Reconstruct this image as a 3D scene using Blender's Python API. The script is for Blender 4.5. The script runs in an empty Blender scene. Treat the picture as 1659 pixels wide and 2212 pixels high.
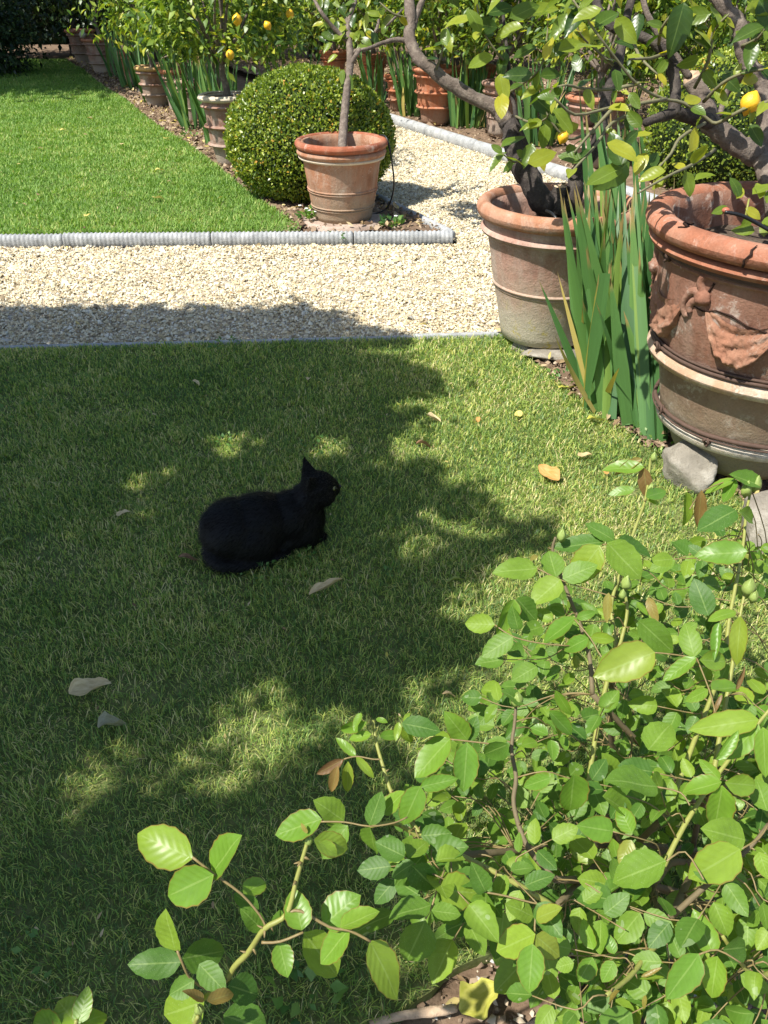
import bpy, bmesh, math, random
import numpy as np
from mathutils import Vector, Matrix, noise

# ------------------------------------------------------------------ camera, sky, sun, exposure
scene = bpy.context.scene
COL = scene.collection
rng = np.random.default_rng(7)
random.seed(7)

PITCH = math.radians(35.0)
EYE = 1.5
FD, CXD, CYD = 1671.0, 829.5, 1106.0          # focal length and centre of the survey drawing (1659 x 2212)
cam_d = bpy.data.cameras.new('camera')
cam_d.sensor_fit = 'VERTICAL'
cam_d.sensor_height = 24.0
cam_d.lens = 24.0 * FD / 2212.0
cam_d.clip_start = 0.02
cam_d.clip_end = 500.0
cam = bpy.data.objects.new('camera', cam_d)
cam.location = (0, 0, EYE)
cam.rotation_euler = (math.radians(90) - PITCH, 0, 0)
COL.objects.link(cam)
scene.camera = cam

SUN_EL = math.radians(57.0)
SUN_AZ = math.atan2(-0.84, -0.54)             # towards the sun, clockwise from +Y
SUN = Vector((math.sin(SUN_AZ) * math.cos(SUN_EL), math.cos(SUN_AZ) * math.cos(SUN_EL), math.sin(SUN_EL)))
world = bpy.data.worlds.new('World')
scene.world = world
world.use_nodes = True
wn = world.node_tree
wn.nodes.clear()
w_out = wn.nodes.new('ShaderNodeOutputWorld')
w_bg = wn.nodes.new('ShaderNodeBackground')
w_sky = wn.nodes.new('ShaderNodeTexSky')
w_sky.sky_type = 'NISHITA'
w_sky.sun_disc = False
w_sky.sun_elevation = SUN_EL
w_sky.sun_rotation = SUN_AZ % (2 * math.pi)
w_bg.inputs['Strength'].default_value = 0.125
wn.links.new(w_sky.outputs[0], w_bg.inputs[0])
wn.links.new(w_bg.outputs[0], w_out.inputs[0])

sun_d = bpy.data.lights.new('sun', 'SUN')
sun_d.energy = 5.0
sun_d.angle = math.radians(0.53)
sun_d.color = (1.0, 0.955, 0.88)
sun_o = bpy.data.objects.new('sun', sun_d)
sun_o.rotation_euler = SUN.to_track_quat('Z', 'Y').to_euler()
sun_o.location = (-4, -3, 9)
COL.objects.link(sun_o)

vs = scene.view_settings
vs.view_transform = 'Standard'
vs.look = 'None'
vs.exposure = 0.74
vs.gamma = 1.0
vs.use_curve_mapping = False
scene.cycles.max_bounces = 8
scene.cycles.transparent_max_bounces = 4
scene.cycles.sample_clamp_indirect = 8.0

# ------------------------------------------------------------------ survey helpers
cP, sP = math.cos(PITCH), math.sin(PITCH)

def ray(x, y):
    u = (x - CXD) / FD
    v = (CYD - y) / FD
    return Vector((u, cP + v * sP, -sP + v * cP))

def gp(x, y, z=0.0):
    """point of the level z seen at x, y of the survey drawing"""
    d = ray(x, y)
    return d * ((z - EYE) / d.z) + Vector((0, 0, EYE))

def at(x, y, t):
    return ray(x, y) * t + Vector((0, 0, EYE))

def proj(p):
    x, y, z = p[0], p[1], p[2] - EYE
    d = y * cP - z * sP
    v = y * sP + z * cP
    return CXD + FD * x / d, CYD - FD * v / d, d

def pip(px, py, poly):
    """points in polygon, vectorised"""
    px = np.asarray(px); py = np.asarray(py)
    ins = np.zeros(px.shape, bool)
    n = len(poly)
    j = n - 1
    for i in range(n):
        xi, yi = poly[i][0], poly[i][1]
        xj, yj = poly[j][0], poly[j][1]
        if yi != yj:
            c = ((yi > py) != (yj > py)) & (px < (xj - xi) * (py - yi) / (yj - yi) + xi)
            ins ^= c
        j = i
    return ins

def vnoise(x, y, s=0.0):
    """cheap smooth 2-D value noise in -1..1"""
    x = np.asarray(x, float); y = np.asarray(y, float)
    xi = np.floor(x); yi = np.floor(y)
    fx = x - xi; fy = y - yi
    fx = fx * fx * (3 - 2 * fx); fy = fy * fy * (3 - 2 * fy)
    def h(a, b):
        v = np.sin(a * 127.1 + b * 311.7 + s * 74.7) * 43758.5453
        return v - np.floor(v)
    a = h(xi, yi); b = h(xi + 1, yi); c = h(xi, yi + 1); d = h(xi + 1, yi + 1)
    return ((a * (1 - fx) + b * fx) * (1 - fy) + (c * (1 - fx) + d * fx) * fy) * 2 - 1

# ------------------------------------------------------------------ mesh helpers
def build_mesh(name, V, F, mat=None, smooth=True, lc=None):
    """V (n,3); F list of faces or uniform int array; lc (n,3) leaf coordinate attribute"""
    me = bpy.data.meshes.new(name)
    V = np.asarray(V, np.float32)
    if isinstance(F, np.ndarray):
        k = F.shape[1]
        me.vertices.add(len(V))
        me.vertices.foreach_set('co', V.ravel())
        me.loops.add(F.size)
        me.loops.foreach_set('vertex_index', F.astype(np.int32).ravel())
        me.polygons.add(len(F))
        me.polygons.foreach_set('loop_start', np.arange(0, F.size, k, dtype=np.int32))
        me.polygons.foreach_set('loop_total', np.full(len(F), k, np.int32))
        me.update(calc_edges=True)
    else:
        me.from_pydata([tuple(v) for v in V.tolist()], [], F)
        me.update()
    if smooth:
        me.polygons.foreach_set('use_smooth', np.ones(len(me.polygons), bool))
    if lc is not None:
        a = me.attributes.new('lc', 'FLOAT_VECTOR', 'POINT')
        a.data.foreach_set('vector', np.asarray(lc, np.float32).ravel())
    if mat is not None:
        me.materials.append(mat)
    return me

def link(name, data, parent=None, loc=None):
    o = bpy.data.objects.new(name, data)
    COL.objects.link(o)
    if parent is not None:
        o.parent = parent
    if loc is not None:
        o.location = loc
    return o

def tag(o, label=None, cat=None, group=None, kind=None):
    if label: o['label'] = label
    if cat: o['category'] = cat
    if group: o['group'] = group
    if kind: o['kind'] = kind
    return o

def thing(name, label, cat, loc, group=None):
    o = link(name, None, None, Vector(loc))
    o.empty_display_size = 0.05
    return tag(o, label, cat, group)

def part(name, V, F, mat, parent, smooth=True, lc=None, world_space=True, label=None, kind=None):
    """V in world space unless told; parents are axis aligned"""
    V = np.asarray(V, float)
    if parent is not None and world_space:
        base = np.zeros(3)
        p = parent
        while p is not None:
            base += np.array(p.location)
            p = p.parent
        V = V - base
    me = build_mesh(name, V, F, mat, smooth, lc)
    o = link(name, me, parent)
    if label: o['label'] = label
    if kind: o['kind'] = kind
    return o

def frames(A, N):
    """rotation matrices (n,3,3) with Y along A and Z near N"""
    A = A / np.linalg.norm(A, axis=1, keepdims=True)
    X = np.cross(A, N)
    ln = np.linalg.norm(X, axis=1, keepdims=True)
    bad = ln[:, 0] < 1e-6
    X[bad] = np.cross(A[bad], np.array([[0.3, 0.5, 0.8]]))
    X = X / np.linalg.norm(X, axis=1, keepdims=True)
    Z = np.cross(X, A)
    return np.stack([X, A, Z], axis=2)

def instance(tpls, P, R, S, uvs=None, pick=None, rnd=None):
    """join copies of small templates: list of (V, F, uv). returns V, F, lc"""
    n = len(P)
    if pick is None: pick = rng.integers(0, len(tpls), n)
    if rnd is None: rnd = rng.random(n)
    S = np.asarray(S, float)
    if S.ndim == 1: S = np.stack([S, S, S], 1)
    VV, FF, LL = [], [], []
    off = 0
    for k, (tv, tf, tuv) in enumerate(tpls):
        m = np.where(pick == k)[0]
        if len(m) == 0: continue
        v = tv[None, :, :] * S[m][:, None, :]
        v = np.einsum('nij,nvj->nvi', R[m], v) + P[m][:, None, :]
        f = tf[None, :, :] + (np.arange(len(m)) * len(tv))[:, None, None] + off
        l = np.empty((len(m), len(tv), 3))
        l[:, :, :2] = tuv[None]
        l[:, :, 2] = rnd[m][:, None]
        VV.append(v.reshape(-1, 3)); FF.append(f.reshape(-1, tf.shape[1])); LL.append(l.reshape(-1, 3))
        off += len(m) * len(tv)
    return np.concatenate(VV), np.concatenate(FF), np.concatenate(LL)

def leaf_tpl(rows, prof, fold=0.18, curl=0.15, twist=0.0, wave=0.0, tooth=0.0, ph=0.0):
    """unit leaf: Y 0..1 along midrib, X across, Z up; prof(v) -> half width"""
    V, UV = [], []
    for i in range(rows + 1):
        v = i / rows
        w = prof(v)
        if tooth and 0 < i < rows and i % 2: w *= 1 - tooth
        z0 = -curl * v * v + wave * math.sin(v * 7 + ph) * 0.5
        t = twist * v
        for s in (-1, 0, 1):
            x = s * w
            zz = abs(s) * w * fold + (wave * math.sin(v * 9 + ph + s) * w * 1.5 if s else 0)
            V.append((x * math.cos(t) - zz * math.sin(t), v - curl * 0.15 * v * v, z0 + x * math.sin(t) + zz * math.cos(t)))
            UV.append((s, v))
    F = []
    for i in range(rows):
        a = i * 3
        F.append((a, a + 1, a + 4, a + 3))
        F.append((a + 1, a + 2, a + 5, a + 4))
    return np.array(V), np.array(F), np.array(UV)

def simple_leaf(w=0.24, fold=0.2, curl=0.1):
    """four triangle leaf for masses"""
    V = np.array([(0, 0, 0), (-w, 0.45, fold * w), (0, 0.5, 0), (w, 0.45, fold * w), (0, 1, -curl)], float)
    F = np.array([(0, 2, 1), (0, 3, 2), (1, 2, 4), (2, 3, 4)])
    UV = np.array([(0, 0), (-1, .45), (0, .5), (1, .45), (0, 1)], float)
    return V, F, UV

def tube(pts, radii, seg=8, jitter=0.0, cap=True):
    pts = [Vector(p) for p in pts]
    V, F = [], []
    n = len(pts)
    prev = None
    for i, p in enumerate(pts):
        d = (pts[min(i + 1, n - 1)] - pts[max(i - 1, 0)])
        if d.length < 1e-9: d = Vector((0, 0, 1))
        d.normalize()
        if prev is None:
            a = d.orthogonal().normalized()
        else:
            a = (prev - d * prev.dot(d))
            a = a.normalized() if a.length > 1e-6 else d.orthogonal().normalized()
        prev = a
        b = d.cross(a)
        for k in range(seg):
            t = 2 * math.pi * k / seg
            r = radii[i] * (1 + jitter * random.uniform(-1, 1))
            V.append(p + (a * math.cos(t) + b * math.sin(t)) * r)
    for i in range(n - 1):
        for k in range(seg):
            k2 = (k + 1) % seg
            F.append((i * seg + k, i * seg + k2, (i + 1) * seg + k2, (i + 1) * seg + k))
    if cap:
        F.append(tuple(range(seg - 1, -1, -1)))
        F.append(tuple((n - 1) * seg + k for k in range(seg)))
    return [tuple(v) for v in V], F

def smooth_path(pts, radii, sub=4):
    """Catmull-Rom through points"""
    P = [Vector(p) for p in pts]
    n = len(P)
    out, rr = [], []
    for i in range(n - 1):
        p0 = P[max(i - 1, 0)]; p1 = P[i]; p2 = P[i + 1]; p3 = P[min(i + 2, n - 1)]
        for k in range(sub):
            t = k / sub
            out.append(0.5 * ((2 * p1) + (p2 - p0) * t + (2 * p0 - 5 * p1 + 4 * p2 - p3) * t * t + (3 * p1 - p0 - 3 * p2 + p3) * t ** 3))
            rr.append(radii[i] * (1 - t) + radii[i + 1] * t)
    out.append(P[-1]); rr.append(radii[-1])
    return out, rr

def merge(list_vf):
    V, F = [], []
    for v, f in list_vf:
        o = len(V)
        V += [tuple(x) for x in v]
        F += [tuple(i + o for i in q) for q in f]
    return V, F

def lathe(profile, seg=48, centre=(0, 0, 0), wob=0.0, seed=0, squash=1.0):
    """profile [(r, z)] bottom outside -> top -> inside"""
    V, F = [], []
    n = len(profile)
    for i, (r, z) in enumerate(profile):
        for k in range(seg):
            t = 2 * math.pi * k / seg
            q = 1 + wob * noise.noise(Vector((math.cos(t) * 2 + seed, math.sin(t) * 2, z * 7)))
            V.append((centre[0] + r * q * math.cos(t), centre[1] + r * q * math.sin(t), centre[2] + z + (wob * 0.15 * noise.noise(Vector((math.cos(t) * 1.5, math.sin(t) * 1.5 + seed, 3.0))) if wob else 0)))
    for i in range(n - 1):
        for k in range(seg):
            k2 = (k + 1) % seg
            F.append((i * seg + k, i * seg + k2, (i + 1) * seg + k2, (i + 1) * seg + k))
    return V, F

# ------------------------------------------------------------------ materials
def new_mat(name):
    m = bpy.data.materials.new(name)
    m.use_nodes = True
    nt = m.node_tree
    nt.nodes.clear()
    out = nt.nodes.new('ShaderNodeOutputMaterial')
    return m, nt, out

def ramp(nt, fac, stops):
    r = nt.nodes.new('ShaderNodeValToRGB')
    els = r.color_ramp.elements
    while len(els) < len(stops): els.new(0.5)
    for e, (p, c) in zip(els, stops):
        e.position = p
        e.color = (*c, 1)
    nt.links.new(fac, r.inputs[0])
    return r.outputs[0]

def nz(nt, scale, detail=4, rough=0.55, vec=None, dist=0.0):
    n = nt.nodes.new('ShaderNodeTexNoise')
    n.inputs['Scale'].default_value = scale
    n.inputs['Detail'].default_value = detail
    n.inputs['Roughness'].default_value = rough
    n.inputs['Distortion'].default_value = dist
    if vec is not None: nt.links.new(vec, n.inputs['Vector'])
    return n.outputs[0]

def math_n(nt, op, a, b=None, clamp=False):
    m = nt.nodes.new('ShaderNodeMath')
    m.operation = op
    m.use_clamp = clamp
    for i, x in enumerate((a, b)):
        if x is None: continue
        if isinstance(x, (int, float)): m.inputs[i].default_value = x
        else: nt.links.new(x, m.inputs[i])
    return m.outputs[0]

def mixc(nt, fac, a, b, blend='MIX'):
    m = nt.nodes.new('ShaderNodeMix')
    m.data_type = 'RGBA'
    m.blend_type = blend
    for s, x in ((0, fac), (6, a), (7, b)):
        if isinstance(x, (int, float)): m.inputs[s].default_value = x
        elif isinstance(x, tuple): m.inputs[s].default_value = (*x, 1)
        else: nt.links.new(x, m.inputs[s])
    return m.outputs[2]

def bump(nt, h, strength=0.3, dist=0.01):
    b = nt.nodes.new('ShaderNodeBump')
    b.inputs['Strength'].default_value = strength
    b.inputs['Distance'].default_value = dist
    nt.links.new(h, b.inputs['Height'])
    return b.outputs[0]

def principled(nt, out, col, rough=0.6, normal=None, spec=0.4):
    p = nt.nodes.new('ShaderNodeBsdfPrincipled')
    if isinstance(col, tuple): p.inputs['Base Color'].default_value = (*col, 1)
    else: nt.links.new(col, p.inputs['Base Color'])
    if isinstance(rough, (int, float)): p.inputs['Roughness'].default_value = rough
    else: nt.links.new(rough, p.inputs['Roughness'])
    p.inputs['Specular IOR Level'].default_value = spec
    if normal is not None: nt.links.new(normal, p.inputs['Normal'])
    if out is not None: nt.links.new(p.outputs[0], out.inputs[0])
    return p

def obj_coord(nt):
    return nt.nodes.new('ShaderNodeTexCoord').outputs['Object']

def leaf_mat(name, stops, transl=0.4, rough=0.42, spec=0.45, vein=0.35, tcol=(1.5, 1.6, 0.6), spots=0.0, edge=None):
    m, nt, out = new_mat(name)
    at_ = nt.nodes.new('ShaderNodeAttribute'); at_.attribute_name = 'lc'
    sep = nt.nodes.new('ShaderNodeSeparateXYZ'); nt.links.new(at_.outputs['Vector'], sep.inputs[0])
    oi = nt.nodes.new('ShaderNodeObjectInfo')
    rnd = math_n(nt, 'FRACT', math_n(nt, 'ADD', sep.outputs[2], oi.outputs['Random']))
    col = ramp(nt, rnd, stops)
    oc = obj_coord(nt)
    n1 = nz(nt, 3.0, 3, vec=at_.outputs['Vector'])
    col = mixc(nt, 0.5, col, mixc(nt, n1, tuple(0.55 for _ in range(3)), tuple(1.4 for _ in range(3))), 'MULTIPLY')
    u = math_n(nt, 'ABSOLUTE', sep.outputs[0])
    if vein:
        rib = math_n(nt, 'LESS_THAN', u, 0.055)
        w = math_n(nt, 'SINE', math_n(nt, 'MULTIPLY', math_n(nt, 'SUBTRACT', sep.outputs[1], math_n(nt, 'MULTIPLY', u, 0.22)), 44.0))
        w = math_n(nt, 'GREATER_THAN', w, 0.86)
        vv = math_n(nt, 'ADD', math_n(nt, 'MULTIPLY', rib, vein), math_n(nt, 'MULTIPLY', w, vein * 0.12), True)
        col = mixc(nt, vv, col, (0.34, 0.46, 0.14))
    if name.startswith('iris'):
        mpi = nt.nodes.new('ShaderNodeMapping'); nt.links.new(at_.outputs['Vector'], mpi.inputs[0]); mpi.inputs['Scale'].default_value = (7, 0.8, 1)
        col = mixc(nt, 0.55, col, mixc(nt, nz(nt, 2.0, 3, 0.6, mpi.outputs[0]), (0.45,) * 3, (1.55,) * 3), 'MULTIPLY')
        tipf = ramp(nt, math_n(nt, 'ADD', sep.outputs[1], math_n(nt, 'MULTIPLY', rnd, 0.12)), [(0.93, (0, 0, 0)), (1.0, (1, 1, 1))])
        col = mixc(nt, tipf, col, (0.30, 0.22, 0.08))
    if spots:
        sp = math_n(nt, 'GREATER_THAN', nz(nt, 60.0 if spots < 1 else 40.0, 1, vec=oc), 0.69)
        col = mixc(nt, math_n(nt, 'MULTIPLY', sp, min(spots, 0.6)), col, (0.42, 0.5, 0.33))
    if edge is not None:
        e = math_n(nt, 'GREATER_THAN', math_n(nt, 'ADD', u, math_n(nt, 'MULTIPLY', n1, 0.1)), 0.99)
        col = mixc(nt, math_n(nt, 'MULTIPLY', e, 0.7), col, edge)
    nrm = None
    if vein:
        h = math_n(nt, 'ADD', math_n(nt, 'MULTIPLY', u, -0.2), math_n(nt, 'SINE', math_n(nt, 'MULTIPLY', math_n(nt, 'SUBTRACT', sep.outputs[1], math_n(nt, 'MULTIPLY', u, 0.22)), 44.0)))
        nrm = bump(nt, h, 0.10, 0.0010)
    p = principled(nt, None, col, rough, nrm, spec)
    t = nt.nodes.new('ShaderNodeBsdfTranslucent')
    nt.links.new(mixc(nt, 1.0, col, tcol, 'MULTIPLY'), t.inputs[0])
    mx = nt.nodes.new('ShaderNodeMixShader')
    mx.inputs[0].default_value = transl
    nt.links.new(p.outputs[0], mx.inputs[1]); nt.links.new(t.outputs[0], mx.inputs[2])
    nt.links.new(mx.outputs[0], out.inputs[0])
    return m

def terracotta(name, base=(0.42, 0.17, 0.085), pale=(0.46, 0.30, 0.21), lime=0.5, low=(0.30, 0.26, 0.19), low_z=0.2, lichen=0.0, seed=0.0):
    m, nt, out = new_mat(name)
    oc0 = obj_coord(nt)
    mp = nt.nodes.new('ShaderNodeMapping'); nt.links.new(oc0, mp.inputs[0])
    mp.inputs['Location'].default_value = (seed, seed * 0.7, 0)
    oc = mp.outputs[0]
    a = nz(nt, 5, 6, 0.65, oc)
    col = ramp(nt, a, [(0.32, tuple(c * 0.72 for c in base)), (0.5, base), (0.68, tuple(min(c * 1.25, 1) for c in base))])
    # pale weathering in soft streaks
    mp2 = nt.nodes.new('ShaderNodeMapping'); nt.links.new(oc, mp2.inputs[0])
    mp2.inputs['Scale'].default_value = (7, 7, 1.4)
    st = nz(nt, 1.6, 5, 0.6, mp2.outputs[0])
    col = mixc(nt, ramp(nt, st, [(0.42, (0, 0, 0)), (0.66, (0.8, 0.8, 0.8))]), col, pale)
    # lime bloom
    lm = nz(nt, 11, 9, 0.78, oc, 0.6)
    col = mixc(nt, math_n(nt, 'MULTIPLY', ramp(nt, lm, [(0.54, (0, 0, 0)), (0.68, (1, 1, 1))]), lime), col, (0.62, 0.56, 0.48))
    # damp grey-green foot
    sep = nt.nodes.new('ShaderNodeSeparateXYZ'); nt.links.new(oc0, sep.inputs[0])
    zz = math_n(nt, 'ADD', sep.outputs[2], math_n(nt, 'MULTIPLY', math_n(nt, 'SUBTRACT', nz(nt, 6, 6, 0.7, oc), 0.5), 0.45))
    lowm = ramp(nt, math_n(nt, 'DIVIDE', zz, max(low_z * 2, 0.01)), [(0.15, (0.9, 0.9, 0.9)), (0.95, (0, 0, 0))])
    col = mixc(nt, lowm, col, low)
    if lichen:
        ll = nz(nt, 14, 6, 0.7, oc)
        lz = ramp(nt, math_n(nt, 'DIVIDE', sep.outputs[2], 0.3), [(0.0, (1, 1, 1)), (0.9, (0, 0, 0))])
        f = math_n(nt, 'MULTIPLY', ramp(nt, ll, [(0.56, (0, 0, 0)), (0.62, (1, 1, 1))]), lz)
        col = mixc(nt, math_n(nt, 'MULTIPLY', f, lichen), col, (0.42, 0.34, 0.05))
    # pits and dirt
    dk = nz(nt, 42, 4, 0.7, oc)
    col = mixc(nt, ramp(nt, dk, [(0.25, (0.55, 0.55, 0.55)), (0.4, (0, 0, 0))]), col, (0.10, 0.06, 0.04))
    hh = math_n(nt, 'ADD', nz(nt, 22, 8, 0.7, oc), math_n(nt, 'MULTIPLY', dk, 0.4))
    fine = nz(nt, 130, 3, 0.6, oc)
    col = mixc(nt, 0.6, col, mixc(nt, fine, (0.62,) * 3, (1.36,) * 3), 'MULTIPLY')
    principled(nt, out, col, 0.9, bump(nt, math_n(nt, 'ADD', hh, math_n(nt, 'MULTIPLY', fine, 0.3)), 0.6, 0.008), 0.15)
    return m

def stone_mat(name, c1, c2, scale=8, bmp=0.6, dark=(0.08, 0.08, 0.07)):
    m, nt, out = new_mat(name)
    oc = obj_coord(nt)
    a = nz(nt, scale, 8, 0.65, oc)
    col = ramp(nt, a, [(0.3, tuple(c * 0.7 for c in c1)), (0.5, c1), (0.7, c2)])
    d = nz(nt, scale * 5, 5, 0.7, oc)
    col = mixc(nt, ramp(nt, d, [(0.28, (0.7, 0.7, 0.7)), (0.45, (0, 0, 0))]), col, dark)
    principled(nt, out, col, 0.9, bump(nt, math_n(nt, 'ADD', a, math_n(nt, 'MULTIPLY', d, 0.5)), bmp, 0.01), 0.2)
    return m

def rnd_mat(name, stops, rough=0.8, spec=0.2, bsc=0, transl=0.0, tcol=(1.4, 1.5, 0.6)):
    """colour by the random value stored per piece"""
    m, nt, out = new_mat(name)
    at_ = nt.nodes.new('ShaderNodeAttribute'); at_.attribute_name = 'lc'
    sep = nt.nodes.new('ShaderNodeSeparateXYZ'); nt.links.new(at_.outputs['Vector'], sep.inputs[0])
    col = ramp(nt, sep.outputs[2], stops)
    nrm = None
    if bsc:
        oc = obj_coord(nt)
        n = nz(nt, bsc, 4, 0.6, oc)
        col = mixc(nt, 0.35, col, mixc(nt, n, (0.45,) * 3, (1.5,) * 3), 'MULTIPLY')
        nrm = bump(nt, n, 0.4, 0.003)
    p = principled(nt, None if transl else out, col, rough, nrm, spec)
    if transl:
        t = nt.nodes.new('ShaderNodeBsdfTranslucent')
        nt.links.new(mixc(nt, 1.0, col, tcol, 'MULTIPLY'), t.inputs[0])
        mx = nt.nodes.new('ShaderNodeMixShader')
        mx.inputs[0].default_value = transl
        nt.links.new(p.outputs[0], mx.inputs[1]); nt.links.new(t.outputs[0], mx.inputs[2])
        nt.links.new(mx.outputs[0], out.inputs[0])
    return m

def plain_mat(name, col, rough=0.6, spec=0.4, nsc=0, namp=0.4, bmp=0.3):
    m, nt, out = new_mat(name)
    if nsc:
        oc = obj_coord(nt)
        n = nz(nt, nsc, 6, 0.65, oc)
        c = mixc(nt, n, tuple(x * (1 - namp) for x in col), tuple(min(1, x * (1 + namp)) for x in col))
        principled(nt, out, c, rough, bump(nt, n, bmp, 0.004), spec)
    else:
        principled(nt, out, col, rough, None, spec)
    return m

M = {}
M['grass_near'] = rnd_mat('grass_near', [(0.0, (0.075, 0.150, 0.042)), (0.25, (0.16, 0.275, 0.066)), (0.55, (0.30, 0.43, 0.094)), (0.77, (0.47, 0.54, 0.13)), (0.90, (0.65, 0.62, 0.21)), (1.0, (0.74, 0.64, 0.34))], 0.45, 0.4, transl=0.42, tcol=(1.25, 1.3, 0.6))
M['grass_far'] = rnd_mat('grass_far', [(0.0, (0.12, 0.23, 0.045)), (0.5, (0.19, 0.325, 0.062)), (0.88, (0.27, 0.40, 0.085)), (1.0, (0.45, 0.48, 0.16))], 0.55, 0.3, transl=0.3, tcol=(1.2, 1.4, 0.5))
M['gravel'] = rnd_mat('gravel', [(0.0, (0.22, 0.17, 0.11)), (0.15, (0.44, 0.35, 0.20)), (0.4, (0.60, 0.51, 0.32)), (0.7, (0.70, 0.63, 0.44)), (0.9, (0.77, 0.74, 0.60)), (1.0, (0.33, 0.31, 0.28))], 0.8, 0.25, bsc=90)
M['pebble'] = rnd_mat('pebble', [(0.0, (0.16, 0.11, 0.075)), (0.35, (0.28, 0.20, 0.13)), (0.7, (0.48, 0.39, 0.28)), (0.9, (0.62, 0.57, 0.48)), (1.0, (0.35, 0.35, 0.36))], 0.85, 0.2, bsc=70)
M['clod'] = rnd_mat('clod', [(0.0, (0.10, 0.065, 0.04)), (0.5, (0.22, 0.15, 0.10)), (0.85, (0.33, 0.25, 0.17)), (1.0, (0.45, 0.37, 0.27))], 0.95, 0.1, bsc=50)
M['litter'] = rnd_mat('litter', [(0.0, (0.17, 0.11, 0.06)), (0.4, (0.36, 0.26, 0.14)), (0.75, (0.52, 0.42, 0.26)), (1.0, (0.55, 0.45, 0.10))], 0.8, 0.2, transl=0.2)
M['soil'] = stone_mat('soil', (0.17, 0.115, 0.075), (0.28, 0.20, 0.135), 14, 0.9, (0.05, 0.035, 0.02))
M['gravel_bed'] = stone_mat('gravel_bed', (0.42, 0.35, 0.25), (0.55, 0.47, 0.34), 40, 0.8, (0.2, 0.16, 0.1))
M['turf'] = stone_mat('turf', (0.13, 0.16, 0.05), (0.22, 0.21, 0.09), 30, 0.6, (0.03, 0.028, 0.015))
M['field'] = stone_mat('field', (0.10, 0.11, 0.045), (0.16, 0.13, 0.07), 2, 0.4, (0.05, 0.04, 0.02))
M['kerb'] = stone_mat('kerb', (0.34, 0.35, 0.35), (0.47, 0.475, 0.47), 12, 0.8, (0.12, 0.12, 0.11))
M['rock'] = stone_mat('rock', (0.25, 0.225, 0.18), (0.40, 0.37, 0.31), 11, 1.0, (0.14, 0.12, 0.09))
M['plinth'] = stone_mat('plinth', (0.36, 0.27, 0.21), (0.45, 0.37, 0.30), 10, 0.7, (0.12, 0.09, 0.07))
M['bark'] = stone_mat('bark', (0.17, 0.135, 0.11), (0.30, 0.25, 0.20), 30, 1.0, (0.05, 0.04, 0.03))
M['bark_pale'] = stone_mat('bark_pale', (0.27, 0.22, 0.18), (0.38, 0.32, 0.26), 30, 0.8, (0.10, 0.08, 0.06))
M['bark_dark'] = stone_mat('bark_dark', (0.06, 0.05, 0.045), (0.13, 0.11, 0.09), 26, 1.0, (0.02, 0.018, 0.015))
M['twig'] = plain_mat('twig', (0.16, 0.15, 0.08), 0.7, 0.3, 60, 0.4)
M['cut_wood'] = stone_mat('cut_wood', (0.50, 0.36, 0.24), (0.60, 0.46, 0.32), 30, 0.5, (0.2, 0.12, 0.08))
M['cane'] = plain_mat('cane', (0.24, 0.25, 0.06), 0.5, 0.4, 50, 0.3)
M['cane_old'] = plain_mat('cane_old', (0.14, 0.11, 0.06), 0.7, 0.3, 50, 0.4)
M['rachis'] = plain_mat('rachis', (0.20, 0.15, 0.06), 0.5, 0.4, 60, 0.3)
M['bud'] = plain_mat('bud', (0.22, 0.29, 0.07), 0.45, 0.4, 80, 0.25)
M['red_tip'] = plain_mat('red_tip', (0.40, 0.12, 0.07), 0.45, 0.4, 50, 0.3)
M['lemon'] = plain_mat('lemon', (0.80, 0.45, 0.02), 0.4, 0.5, 120, 0.12, 0.5)
M['hose'] = plain_mat('hose', (0.012, 0.012, 0.012), 0.4, 0.5)
M['wire'] = plain_mat('wire', (0.09, 0.055, 0.04), 0.8, 0.3, 60, 0.4)
M['potsoil'] = stone_mat('potsoil', (0.10, 0.075, 0.055), (0.20, 0.16, 0.12), 40, 1.0, (0.03, 0.02, 0.015))
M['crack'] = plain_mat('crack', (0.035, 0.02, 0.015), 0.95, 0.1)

M['rose'] = leaf_mat('rose', [(0.0, (0.058, 0.140, 0.020)), (0.35, (0.095, 0.195, 0.024)), (0.7, (0.145, 0.255, 0.028)), (1.0, (0.20, 0.305, 0.030))], 0.34, 0.50, 0.3, 0.30, (1.6, 1.55, 0.35), 0.30)
M['rose_young'] = leaf_mat('rose_young', [(0.0, (0.12, 0.25, 0.028)), (0.5, (0.17, 0.30, 0.030)), (0.85, (0.23, 0.34, 0.036)), (1.0, (0.26, 0.26, 0.045))], 0.38, 0.38, 0.4, 0.3, (1.5, 1.5, 0.5), 0, (0.22, 0.12, 0.03))
M['rose_red'] = leaf_mat('rose_red', [(0.0, (0.26, 0.25, 0.045)), (0.5, (0.25, 0.17, 0.05)), (1.0, (0.17, 0.10, 0.045))], 0.35, 0.4, 0.45, 0.2, (1.5, 1.1, 0.5))
M['lemon_leaf'] = leaf_mat('lemon_leaf', [(0.0, (0.035, 0.080, 0.016)), (0.25, (0.085, 0.15, 0.020)), (0.55, (0.18, 0.255, 0.028)), (0.85, (0.28, 0.33, 0.035)), (1.0, (0.44, 0.40, 0.035))], 0.42, 0.32, 0.42, 0.22, (1.5, 1.5, 0.4))
M['lemon_mass'] = leaf_mat('lemon_mass', [(0.0, (0.040, 0.085, 0.018)), (0.3, (0.09, 0.17, 0.024)), (0.65, (0.18, 0.27, 0.034)), (0.9, (0.29, 0.37, 0.05)), (1.0, (0.50, 0.46, 0.05))], 0.35, 0.40, 0.40, 0, (1.5, 1.5, 0.4))
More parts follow.
